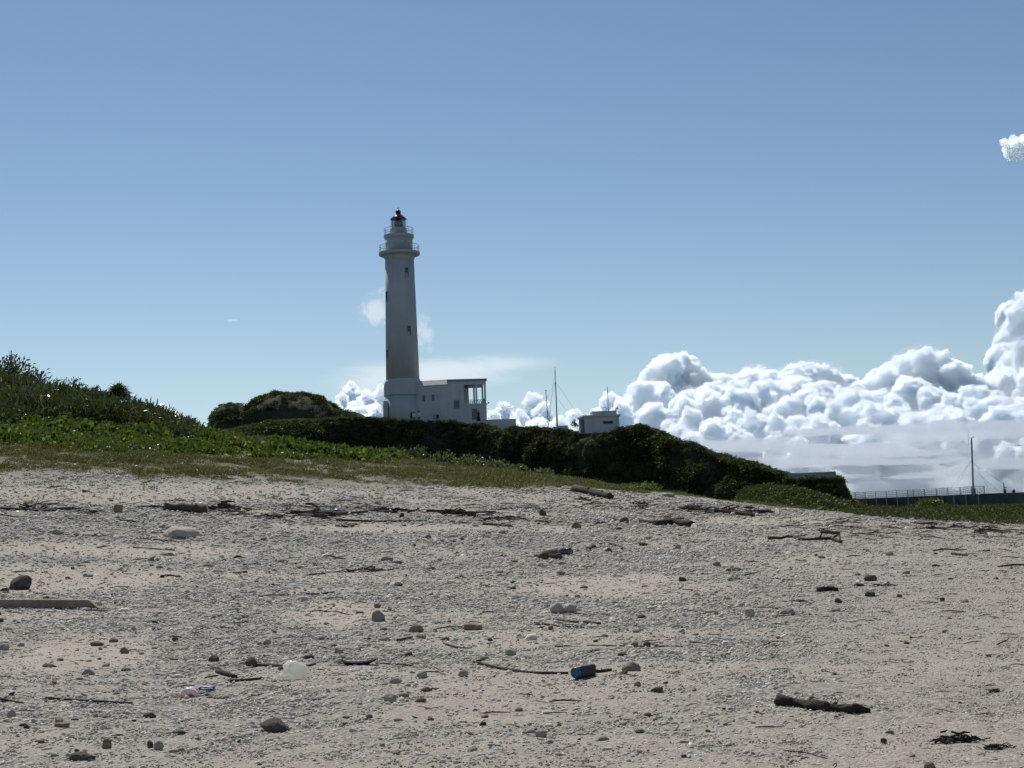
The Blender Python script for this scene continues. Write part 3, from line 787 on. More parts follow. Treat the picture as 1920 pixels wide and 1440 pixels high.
# ------------------------------------------------------------------ lighthouse
LB = at(757.5, 792, 216)
lh = thing('lighthouse', 'tall white round lighthouse tower on the headland', 'lighthouse', LB)
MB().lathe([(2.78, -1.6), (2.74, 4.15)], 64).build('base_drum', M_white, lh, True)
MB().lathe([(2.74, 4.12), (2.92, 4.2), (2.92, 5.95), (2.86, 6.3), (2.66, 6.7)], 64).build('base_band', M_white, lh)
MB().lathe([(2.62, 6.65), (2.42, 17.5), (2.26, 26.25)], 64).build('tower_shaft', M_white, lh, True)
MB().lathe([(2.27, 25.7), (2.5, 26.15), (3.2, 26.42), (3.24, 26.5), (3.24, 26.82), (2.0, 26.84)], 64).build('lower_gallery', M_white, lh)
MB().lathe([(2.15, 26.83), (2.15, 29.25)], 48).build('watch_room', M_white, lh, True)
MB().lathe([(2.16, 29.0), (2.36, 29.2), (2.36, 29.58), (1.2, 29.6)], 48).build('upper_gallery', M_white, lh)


def railing(R, z0, h, n, name):
    mb = MB()
    for f_, r_ in ((1, .035), (.66, .02), (.33, .02)): mb.ring(R, z0 + h * f_, r_, 48, 5)
    ro = mb.build(name, M_rail, lh); pm = None
    for i in range(n):
        a = 2 * PI * (i + .3) / n; lc = (R * math.cos(a), R * math.sin(a), z0)
        if pm is None: pm = MB().tube([(0, 0, -.03), (0, 0, h + .02)], .028, 5).build('railing_post', M_rail, ro, False, lc).data
        else: link('railing_post', pm, None, ro, lc)


railing(3.13, 26.83, 1.08, 18, 'lower_railing'); railing(2.27, 29.6, 1.05, 14, 'upper_railing')
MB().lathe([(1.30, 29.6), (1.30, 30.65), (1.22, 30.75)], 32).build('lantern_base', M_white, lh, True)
gm = bpy.data.materials.new('lantern_glass'); gm.use_nodes = True; t = NT(gm.node_tree); t.t.nodes.clear()
g1 = t.n('ShaderNodeBsdfTransparent'); g1.inputs[0].default_value = (.72, .78, .80, 1); g2 = t.n('ShaderNodeBsdfGlossy', i_Roughness=.05)
mx = t.n('ShaderNodeMixShader', i_0=.12, i_1=g1.outputs[0], i_2=g2.outputs[0]); o = t.n('ShaderNodeOutputMaterial'); t.t.links.new(mx.outputs[0], o.inputs[0])
gl = MB().lathe([(1.08, 30.72), (1.08, 32.15)], 32).build('lantern_glass', gm, lh, True)
mb = MB()
for i in range(10):
    a = 2 * PI * i / 10; mb.tube([(1.1 * math.cos(a), 1.1 * math.sin(a), 30.7), (1.1 * math.cos(a), 1.1 * math.sin(a), 32.15)], .035, 4)
mb.ring(1.1, 31.4, .025, 32, 4); mb.build('glazing_bar', M_grey, gl)
MB().lathe([(.3, 30.7), (.62, 31.0), (.74, 31.45), (.62, 31.9), (.3, 32.1)], 20).build('lamp_lens', M_grey, lh, True)
rf = MB().lathe([(1.2, 32.12), (1.32, 32.16), (1.25, 32.3), (.85, 32.65), (.45, 33.0), (.36, 33.1)], 32).build('lantern_roof', M_roofm, lh, True)
MB().lathe([(.34, 33.08), (.42, 33.2), (.44, 33.45), (.34, 33.62), (.12, 33.7)], 20).build('roof_vent', M_black, rf, True)
mb = MB(); mb.tube([(0, 0, 33.65), (0, 0, 34.25)], .03, 5)
for a in (.2, 2.3, 4.4): mb.tube([(0, 0, 33.7), (.28 * math.cos(a), .28 * math.sin(a), 34.1)], .02, 4)
mb.build('lightning_rod', M_black, rf)
for a in (.35, 1.6, 2.8, 4.0, 5.3):
    MB().tube([(1.42 * math.cos(a), 1.42 * math.sin(a), 29.6), (1.42 * math.cos(a), 1.42 * math.sin(a), 32.2)], .022, 4).build('lantern_handrail', M_rail, lh)


def tower_window(phi, z, w, h, rr, parent=lh, cols_=2, rows_=3):
    s_, c_ = math.sin(phi), math.cos(phi)
    def P(off, tx, zz): return ((rr + off) * s_ + tx * c_, -(rr + off) * c_ + tx * s_, zz)
    mb = MB(); fw = .07
    for tx in (-w / 2 - fw / 2, w / 2 + fw / 2): mb.box(P(.02, tx, z), (fw, .14, h + 2 * fw), phi)
    for zz in (z - h / 2 - fw / 2, z + h / 2 + fw / 2): mb.box(P(.02, 0, zz), (w, .14, fw), phi)
    for i in range(1, cols_): mb.box(P(.0, -w / 2 + w * i / cols_, z), (.03, .07, h), phi)
    for j in range(1, rows_): mb.box(P(.002, 0, z - h / 2 + h * j / rows_), (w, .066, .03), phi)
    wd = mb.build('window', M_frame, parent)
    MB().box(P(-.03, 0, z), (w - .01, .06, h - .01), phi).build('pane', M_pane, wd)


ph1 = math.radians(32); ph2 = math.radians(-58)
for ph, z, rr in ((ph1, 23.35, 2.31), (ph1, 14.15, 2.48), (ph2, 19.75, 2.38), (ph2, 10.6, 2.55)):
    tower_window(ph, z, .52, 1.42, rr)
tower_window(math.radians(33), 28.5, .26, .3, 2.13, lh, 1, 1)
# box porch on the left of the base
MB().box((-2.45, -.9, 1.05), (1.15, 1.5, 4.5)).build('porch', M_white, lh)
MB().box((-2.15, -1.68, 1.2), (.3, .08, 3.4)).build('porch_door', M_dark, lh)
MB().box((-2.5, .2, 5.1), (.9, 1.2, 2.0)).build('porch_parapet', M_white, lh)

# ------------------------------------------------------------------ keeper's annex
AB = at(842, 797, 213.2)
an = thing('annex_building', 'flat-roofed white two-storey annex attached to the lighthouse', 'building', AB)
K = (0.0, 0.0); R1 = (5.85, .55); R2 = (5.3, 6.4); L1 = (-5.6, 1.5); L2 = (-4.4, 6.8)


def lerp(a, b_, s_): return (a[0] + (b_[0] - a[0]) * s_, a[1] + (b_[1] - a[1]) * s_)


back0 = (-.55, 5.9)
fx = lambda s_: lerp(K, R1, s_)
bx_ = lambda s_: lerp(back0, R2, s_)
MB().prism([K, R1, R2, back0], -1.5, 3.2).build('wall', M_whiteb, an)
MB().prism([fx(0), fx(.42), bx_(.42), bx_(0)], 3.2, 6.75).build('wall', M_whiteb, an)
MB().prism([bx_(.42), bx_(.60), lerp(bx_(.60), fx(.60), .06), lerp(bx_(.42), fx(.42), .06)], 3.2, 6.75).build('wall', M_whiteb, an)
MB().prism([fx(.42), fx(1), lerp(fx(1), bx_(1), .06), lerp(fx(.42), bx_(.42), .06)], 6.15, 6.75).build('beam', M_whiteb, an)
MB().prism([lerp(fx(.42), bx_(.42), .94), lerp(fx(1), bx_(1), .94), bx_(1), bx_(.42)], 6.15, 6.75).build('beam', M_whiteb, an)
ov = [(-.12, -.16), (6.05, .38), (5.45, 6.6), (-.7, 6.1)]
MB().prism(ov, 6.752, 7.05).build('roof', M_grey, an)
for s_ in (.745, .975):
    for q in (.025, .975):
        c_ = lerp(fx(s_), bx_(s_), q); MB().box((c_[0], c_[1], 4.70), (.27, .27, 2.96), .09).build('column', M_whiteb, an)
mb = MB()
for (p0, p1) in ((lerp(fx(.6), bx_(.6), .97), lerp(fx(.97), bx_(.97), .97)), (lerp(fx(.985), bx_(.985), .05), lerp(fx(.985), bx_(.985), .95))):
    nseg = 6
    for j in range(nseg):
        a = lerp(p0, p1, j / nseg); b_ = lerp(p0, p1, (j + 1) / nseg); c_ = lerp(p0, p1, (j + .5) / nseg)
        mb.tube([(*a, 3.2), (*b_, 4.2)], .03, 4); mb.tube([(*b_, 3.2), (*a, 4.2)], .03, 4); mb.tube([(*c_, 3.2), (*c_, 4.25)], .03, 4)
    for zz in (3.32, 3.75, 4.25): mb.tube([(*p0, zz), (*p1, zz)], .03, 4)
mb.build('balcony_railing', M_grey, an)
MB().prism([lerp(fx(.40), bx_(.40), -.015), lerp(fx(1.01), bx_(1), -.015), fx(1.01), fx(.40)], 2.95, 3.22).build('balcony_sill', M_whiteb, an)
# left wing with its sloping parapet
wl = 6.2
MB().prism([(-.003, .01), (-.5, 5.8), L2, L1], -1.5, wl).build('wall', M_whiteb, an)
d_ = np.array(L1) - np.array(K); d_ = d_ / np.linalg.norm(d_); nrm = np.array((d_[1], -d_[0])); nrm = -nrm if nrm[1] > 0 else nrm
f0 = np.array((-.02, .0)) + nrm * .12; f1 = np.array(L1) + nrm * .12; b0 = np.array((-.02, 0)) - nrm * .8; b1 = np.array(L1) - nrm * .8
MB().add([(*f0, wl), (*f1, wl), (*b1, wl), (*b0, wl), (*f0, wl + .12), (*f1, wl + .12), (*b1, wl + .95), (*b0, wl + .95)],
         [(3, 2, 1, 0), (4, 5, 6, 7), (0, 1, 5, 4), (1, 2, 6, 5), (2, 3, 7, 6), (3, 0, 4, 7)]).build('roof', M_whiteb, an)


def wall_window(P0, P1, s_, z, w, h, name='window', m1=M_frame, m2=M_grey, parent=an, proud=.04):
    c_ = lerp(P0, P1, s_); ang = math.atan2(P1[1] - P0[1], P1[0] - P0[0]); nx, ny = math.sin(ang), -math.cos(ang)
    if ny > 0: nx, ny = -nx, -ny
    fr = MB(); fw = .06; tx, ty_ = math.cos(ang), math.sin(ang)
    for q in (-1, 1):
        fr.box((c_[0] + nx * proud * .5 + tx * q * (w / 2 + fw / 2), c_[1] + ny * proud * .5 + ty_ * q * (w / 2 + fw / 2), z), (fw, proud * 2, h + 2 * fw), ang)
        fr.box((c_[0] + nx * proud * .5, c_[1] + ny * proud * .5, z + q * (h / 2 + fw / 2)), (w, proud * 2, fw), ang)
    fo = fr.build(name, m1, parent)
    MB().box((c_[0] + nx * proud * .2, c_[1] + ny * proud * .2, z), (w - .004, proud, h - .004), ang).build('pane', m2, fo)


M_shut = mat('shaded_window', (.14, .16, .18), .4, .4, .2, 4)  # plain dark grey for annex window and door panes
M_shut2 = mat('grey_shutter', (.30, .32, .34), .5, .3, .2, 4)
wall_window(K, R1, .215, 3.2, .75, 1.2, m2=M_shut)
wall_window(K, L1, .83 * .82, 4.35, .38, .85, m2=M_shut)
wall_window(K, L1, .52 * .82, 4.4, .38, .85, m2=M_shut)
wall_window(K, L1, .50 * .82, 1.4, .42, .8, 'vent', M_whiteb, M_shut2)
wall_window(K, R1, .68, 1.55, .75, 1.7, 'door', M_frame, M_shut)
mb = MB(); mb.tube([(5.9, .6, 3.05), (6.15, .55, 3.2)], .04, 5); mb.box((6.2, .55, 3.28), (.22, .2, .24)); mb.build('outdoor_lamp', M_black, an)

WB = at(905, 803, 212.0); we = at(968, 804, 212.5)
lw_ = float(we[0] - WB[0])
pw = thing('parapet_wall', 'low white parapet wall running right from the annex', 'wall', WB)
MB().box((lw_ / 2, .3, .2), (lw_, .25, 2.0)).build('wall', M_whiteb, pw)
MB().box((lw_ / 2, .3, 1.24), (lw_ + .1, .35, .08)).build('coping', M_grey, pw)

# ------------------------------------------------------------------ guard hut
HB = at(1096.5, 806.5, 188)
gh = thing('guard_hut', 'small white flat-roofed guard hut on the headland grass', 'hut', HB)
w0 = 4.72
MB().prism([(0, 0), (w0, .1), (w0 - .3, 3.9), (-.62, 3.6)], -1.2, 1.78).build('wall', M_whiteb, gh)
MB().prism([(-.18, -.25), (w0 + .2, -.14), (w0 + .05, 4.1), (-.78, 3.8)], 1.782, 2.0).build('roof', M_whiteb, gh)
MB().prism([(1.15, .35), (w0 - .28, .42), (w0 - .5, 3.2), (1.0, 3.1)], 2.002, 2.45).build('roof_block', M_whiteb, gh)
MB().prism([(1.1, .30), (w0 - .23, .37), (w0 - .45, 3.25), (.95, 3.15)], 2.452, 2.53).build('roof_slab', M_grey, gh)
MB().box((2.55 + .65, .045, .95), (1.28, .08, .34), .02).build('window_slit', M_dark, gh)
fr = MB(); fr.box((3.2, .02, 1.16), (1.5, .1, .06), .02); fr.box((3.2, .02, .74), (1.5, .1, .06), .02); fr.build('window_frame', M_whiteb, gh)
MB().add([(-.06, .2, -1.1), (-.40, 2.2, -1.1), (-.40, 2.2, 1.5), (-.06, .2, 1.5), (-.14, .2, -1.1), (-.48, 2.2, -1.1), (-.48, 2.2, 1.5), (-.14, .2, 1.5)],
         [(0, 1, 2, 3), (7, 6, 5, 4), (0, 4, 5, 1), (1, 5, 6, 2), (2, 6, 7, 3), (3, 7, 4, 0)]).build('doorway', M_dark, gh)
ap = thing('antenna_pole', 'plain dark antenna pole on the roof of the guard hut', 'antenna', (HB[0] + 3.42, HB[1] + 1.5, HB[2] + 2.53), 'poles on the headland')
MB().tube([(0, 0, 0), (-.03, 0, 3.35)], [.055, .045], 7).build('pole', M_galv, ap)
MB().lathe([(.12, 0), (.12, .12)], 10).build('foot', M_galv, ap)
vp = MB().tube([(0, 0, 0), (0, 0, .45), (-.06, 0, .58), (-.2, 0, .62), (-.32, 0, .52), (-.34, 0, .38)], .04, 6).build('vent_pipe', M_galv, None, True, (HB[0] + 3.1, HB[1] + 1.2, HB[2] + 2.53))
tag(vp, 'hooked vent pipe on the guard hut roof beside the antenna pole', 'pipe')
ls = thing('loudspeaker', 'horn loudspeaker tilted up at the right end of the hut roof', 'loudspeaker', (HB[0] + 4.35, HB[1] + .9, HB[2] + 2.5))
MB().tube([(0, 0, 0), (.05, 0, .25)], .035, 5).build('bracket', M_galv, ls)
MB().tube([(-.05, 0, .22), (.12, -.02, .32), (.32, -.05, .44)], [.06, .09, .19], 10).build('horn', M_grey, ls)


def guy(px0, py0, px1, py1, Y0, Y1, r=.017):
    return at(px0, py0, Y0), at(px1, py1, Y1), r


# masts on the headland
B = at(1028, 800, 190); T_ = at(1023.5, 732, 190)
ma = thing('mast', 'shorter bare pole left of the guyed mast on the headland', 'mast', B, 'poles on the headland')
MB().tube([(0, 0, -.5), T_ - B], [.06, .05], 7).build('pole', M_galv, ma)
MB().tube([T_ - B + (0, 0, -.05), T_ - B + (0, 0, .08)], .10, 7).build('cap', M_galv, ma)
B = at(1045, 803, 189); T_ = at(1040.5, 688, 189); v = T_ - B
ma = thing('mast', 'tallest guyed mast on the headland, between annex and guard hut', 'mast', B, 'poles on the headland')
MB().tube([(0, 0, -.5), v * .2], [.12, .12], 8).build('lower_tube', M_galv, ma)
MB().tube([v * .19, v * .75], [.085, .07], 8).build('middle_tube', M_galv, ma)
MB().tube([v * .74, v], [.05, .035], 8).build('top_tube', M_galv, ma)
for px1, py1, Y1, s_ in ((1082, 775, 186, .76), (1062, 770, 196, .52), (1007, 783, 187, .76), (1028, 800, 195, .97), (1022, 798, 193, .76)):
    MB().tube([v * s_, at(px1, py1, Y1) - B], .014, 4).build('guy_wire', M_grey, ma)
wl2 = MB().box((0, 0, -.15), (1.6, .5, 1.4)).build('plinth_wall', M_whiteb, None, loc=at(1054, 806, 187.5)); tag(wl2, 'low white plinth wall at the foot of the tallest mast', 'wall')
sb = shrub('shrub', 1078, 800, 187, .55, .9, 1, LF_scrub, 'dark bush with a twig top just left of the guard hut', 'shrub', None, 160, .22, .09, 70, onground=False)

# concrete slab wall on the cliff edge at the right
B0 = at(1478, 890, 156); B1 = at(1566, 897, 153); d = B1 - B0; ln = math.hypot(d[0], d[1])
cw = MB().box((ln / 2, .2, .05), (ln, .3, 1.05)).build('concrete_wall', M_conc, None, loc=(B0[0], B0[1], B0[2]), bevel=.02); cw.rotation_euler.z = math.atan2(d[1], d[0])
cw.location.z = (B0[2] + B1[2]) / 2 - .12
tag(cw, 'pale concrete wall along the cliff edge at the right end of the headland', 'wall')

# ------------------------------------------------------------------ sea wall, fence and mast at the far right
W0 = at(1585, 936, 204); W1 = at(1843, 924.5, 178); dW = W1 - W0; W2 = W1 + dW * 2.6
sw = thing('sea_wall', 'long shaded concrete sea wall below the railing at the right', 'wall', W0)
e2 = (W2 - W0) * (1, 1, 0); nW = np.array((-e2[1], e2[0], 0)); nW /= np.linalg.norm(nW)
ztop = 0.0
def wpt(s_): return (W1 - W0) * s_
M_wall = mat('shaded_sea_wall_concrete', (.13, .13, .125), .92, .2, .4, .5, .3, 5)  # dark base colour carries the shade of the wall's near side
mb = MB()
pts = [wpt(-.15), wpt(1.0), wpt(1.0) + e2 * .72]; zt = [wpt(-.15)[2], wpt(1)[2] - .08, wpt(1)[2] - .08]
for a, b_, za, zb in ((pts[0], pts[1], zt[0], zt[1]), (pts[1], pts[2], zt[1], zt[2])):
    q = [a, b_, b_ + nW * 2.2, a + nW * 2.2]
    mb.add([(*c_[:2], -5.0 - W0[2]) for c_ in q] + [(q[0][0], q[0][1], za), (q[1][0], q[1][1], zb), (q[2][0], q[2][1], zb), (q[3][0], q[3][1], za)],
           [(3, 2, 1, 0), (4, 5, 6, 7), (0, 1, 5, 4), (1, 2, 6, 5), (2, 3, 7, 6), (3, 0, 4, 7)])
mb.build('wall', M_wall, sw)
for s_ in np.linspace(.02, .98, 13):
    c_ = wpt(s_); MB().box((c_[0] + -nW[0] * .1, c_[1] - nW[1] * .1, c_[2] - 1.0), (.3, .3, 1.7)).build('buttress', M_wall, sw)
fe = thing('railing_fence', 'grey metal railing with wavy bars along the sea wall', 'fence', W0)
fpx = [1602.6, 1623, 1644.5, 1665.6, 1686, 1707, 1718, 1738.5, 1760, 1780.6, 1801.7, 1822, 1842]
ss = [(p_ - 1585) / 258.0 for p_ in fpx]; ss = [-.0] + ss
post_me = None; BAL = {}
for i, s_ in enumerate(ss):
    c_ = wpt(s_) + nW * .35
    o_ = link('post', post_me, None, fe, c_ + np.array((0, 0, -.1))) if post_me else MB().box((0, 0, .5), (.09, .09, 1.06)).build('post', M_galv, fe, loc=c_ + np.array((0, 0, -.1)))
    post_me = o_.data
for i in range(len(ss) - 1):
    a = wpt(ss[i]) + nW * .35; b_ = wpt(ss[i + 1]) + nW * .35
    for h_, r_ in ((.88, .035), (.64, .022), (.38, .022), (.12, .03)):
        mb = MB()
        if h_ in (.64, .38): mb.tube([a + (b_ - a) * q + np.array((0, 0, h_ + .035 * math.sin(q * 4 * PI))) for q in np.linspace(0, 1, 9)], r_, 4)
        else: mb.tube([a + np.array((0, 0, h_)), b_ + np.array((0, 0, h_))], r_, 5)
        mb.build('rail', M_galv, fe)
    for j, q in enumerate(np.linspace(.12, .88, 6)):
        c_ = a + (b_ - a) * q
        if j % 2 not in BAL: BAL[j % 2] = MB().tube([(0, 0, .12), (0, 0, .88 if j % 2 else .64)], .014, 4).build('baluster', M_galv, fe, False, c_).data
        else: link('baluster', BAL[j % 2], None, fe, c_)
B = at(1825.3, 925, 178.6); T_ = at(1821.5, 821, 178.6); v = T_ - B
ma = thing('mast', 'grey guyed mast rising from the railing at the far right', 'mast', B)
MB().tube([(0, 0, -.3), v * .55, v], [.13, .115, .10], 8).build('pole', M_galv, ma)
mb = MB(); mb.tube([v, v + (.28, 0, .02), v + (.36, 0, .22)], .035, 5); mb.build('top_arm', M_galv, ma)
mb = MB(); a0 = at(1815.8, 835, 178.6) - B; mb.tube([a0, at(1815.2, 806, 178.6) - B], .018, 4); mb.tube([a0, v * .93], .02, 4); mb.build('whip_antenna', M_galv, ma)
for s_, px1, py1 in ((.62, 1784, 915), (.62, 1793, 914), (.62, 1856, 921), (.55, 1881, 907), (.45, 1878, 926)):
    MB().tube([v * s_, at(px1, py1, 177) - B], .013, 4).build('guy_wire', M_grey, ma)
MB().box((0, 0, .25), (.5, .4, .7)).build('equipment_box', M_grey, ma)
B = at(1883.5, 924.5, 178)
sp = thing('signal_post', 'short dark post with a small fitting on the sea wall', 'post', B)
MB().tube([(0, 0, -.2), (-.03, 0, 1.25)], .055, 6).build('pole', M_black, sp); MB().box((.05, 0, .25), (.3, .2, .5)).build('base_box', M_black, sp)
MB().tube([(0, 0, .75), (.28, 0, .68)], .04, 5).build('fitting', M_black, sp)
bo = MB().lathe([(.1, -.2), (.13, .05), (.2, .12), (.2, .3), (.1, .42)], 10).build('bollard', M_black, None, True, at(1901, 924, 178)); tag(bo, 'small dark bollard on the sea wall, far right', 'bollard')


# ------------------------------------------------------------------ people by the lighthouse (a few pixels tall)
def person(px, py, Y, h, top, skirt, label, sit=False, lean=0.0):
    base = at(px, py, Y); me_ = bpy.data.meshes.new('person')
    J = [(0, 0, .52 * h), (0, 0, .66 * h), (0, 0, .80 * h), (lean * .3, -.01, .86 * h), (lean, -.02, .945 * h),
         (-.11 * h, 0, .79 * h), (-.13 * h, -.02, .62 * h), (-.11 * h, -.08, .47 * h), (.11 * h, 0, .79 * h), (.13 * h, -.02, .62 * h), (.12 * h, -.05, .46 * h),
         (-.055 * h, 0, .5 * h), (-.06 * h, -.03, .27 * h), (-.06 * h, 0, .02 * h), (.055 * h, 0, .5 * h), (.06 * h, -.02, .27 * h), (.065 * h, 0, .02 * h)]
    if sit:
        J[12] = (-.08 * h, -.26 * h, .5 * h); J[13] = (-.08 * h, -.27 * h, .26 * h); J[15] = (.08 * h, -.26 * h, .5 * h); J[16] = (.08 * h, -.27 * h, .26 * h)
        J = [(a, b_, c_ - .25 * h) for a, b_, c_ in J]
    E_ = [(0, 1), (1, 2), (2, 3), (3, 4), (2, 5), (5, 6), (6, 7), (2, 8), (8, 9), (9, 10), (0, 11), (11, 12), (12, 13), (0, 14), (14, 15), (15, 16)]
    Rr = [.085, .075, .085, .035, .062, .04, .032, .022, .04, .032, .022, .055, .042, .03, .055, .042, .03]
    me_.from_pydata([tuple(map(float, j)) for j in J], E_, [])
    ob = bpy.data.objects.new('person', me_); C.objects.link(ob)
    ob.modifiers.new('skin', 'SKIN'); sv = me_.skin_vertices[0].data
    for i, r_ in enumerate(Rr): sv[i].radius = (r_ * h, r_ * h * .85)
    sv[0].use_root = True
    ob.modifiers.new('sub', 'SUBSURF').levels = 2
    dg = bpy.context.evaluated_depsgraph_get(); nm = bpy.data.meshes.new_from_object(ob.evaluated_get(dg)); ob.modifiers.clear(); ob.data = nm
    nm.materials.clear(); sk = mat('skin', (.35, .22, .16), .6, .3, .1, 5); nm.materials.append(top); nm.materials.append(skirt); nm.materials.append(sk)
    off = .25 * h if sit else 0
    for pl in nm.polygons:
        z = pl.center.z + off
        pl.material_index = 2 if z > .87 * h or (z < .52 * h and abs(pl.center.x) > .1 * h) else (0 if z > .5 * h else 1); pl.use_smooth = True
    ob.location = [float(q) for q in base]
    hr = MB().lathe([(.02 * h, -.055 * h), (.066 * h, -.03 * h), (.072 * h, .02 * h), (.05 * h, .062 * h), (.01 * h, .075 * h)], 12).build('hair', M_black, ob, True, (J[4][0], J[4][1] + .012 * h, J[4][2] + .008 * h))
    tag(ob, label, 'person'); return ob


M_cl_d = mat('dark_clothes', (.03, .03, .04), .8, .2, .2, 8); M_cl_w = mat('white_shirt', (.62, .62, .62), .8, .2, .1, 8); M_cl_g = mat('grey_trousers', (.09, .09, .11), .8, .2, .2, 8)
pe = person(897.5, 790, 209, 1.62, M_cl_d, M_cl_d, 'person in dark clothes standing before the annex door')
dr = MB().lathe([(.17, .82), (.24, .45), (.30, .06)], 14).build('skirt', M_cl_d, pe, True)
person(771.5, 792, 208, 1.6, M_cl_d, M_cl_d, 'person in dark clothes at the foot of the lighthouse')
person(776.5, 792.5, 207.6, 1.62, M_cl_w, M_cl_g, 'person in a white shirt, second from left below the lighthouse')
person(786, 792, 207.8, 1.68, M_cl_w, M_cl_g, 'tallest person in a white shirt below the lighthouse')
person(820.5, 789.5, 208, 1.6, M_cl_d, M_cl_d, 'person in dark clothes sitting on the grass below the annex', True, -.08)


# ------------------------------------------------------------------ things lying on the beach
ICO3 = None
_bm = bmesh.new(); bmesh.ops.create_icosphere(_bm, subdivisions=3, radius=1)
ICO3 = (np.array([v.co[:] for v in _bm.verts]), np.array([[v.index for v in f.verts] for f in _bm.faces])); _bm.free()


def rock_mesh(seed, ico, sx=1, sy=1, sz=1, rough=.35, cut=.0):
    V, Fc = ico; V = V.copy(); o_ = seed * 13.7
    r_ = 1 + rough * fbm(V[:, 0] * 1.2 + o_, V[:, 1] * 1.2, V[:, 2] * 1.2, 3, seed) + rough * .45 * fbm(V[:, 0] * 3.4, V[:, 1] * 3.4 + o_, V[:, 2] * 3.4, 3, seed + 3)
    V = V * r_[:, None]
    g = np.random.default_rng(seed)
    for _ in range(4):      # broken facets
        n_ = g.normal(size=3); n_ /= np.linalg.norm(n_); d_ = V @ n_ - g.uniform(.62, .85); V = V - np.where(d_ > 0, d_ * .85, 0)[:, None] * n_
    return V * (sx, sy, sz), Fc


def rock(px, py, wpx, hpx, key, label, seed, name='stone', group=None, notch=False, taper=0.0, rough=.35):
    P_ = hit(px, py)[0]; Y = P_[1]; w = wpx * Y / F; h = hpx * Y / F
    V, Fc = rock_mesh(seed, ICO3, 1, 1, 1, rough)
    V = V - (V.max(0) + V.min(0)) / 2; V = V / ((V.max(0) - V.min(0)) / 2)
    if notch: V[:, 2] -= .55 * np.exp(-((V[:, 0] - .05) / .22) ** 2) * smooth(0, .8, V[:, 2])
    if taper: V[:, 2] = (V[:, 2] + 1) * (1 - .55 * smooth(-.1, 1, -np.sign(taper) * V[:, 0]) * abs(taper)) - 1
    V = V * (w / 2, w * .38, h * .68)
    o_ = link(name, mesh(name, V, Fc, True), ROCKC[key], None, (P_[0], P_[1] + w * .25, P_[2] + h * .30))
    tag(o_, label, 'stone', group); return o_


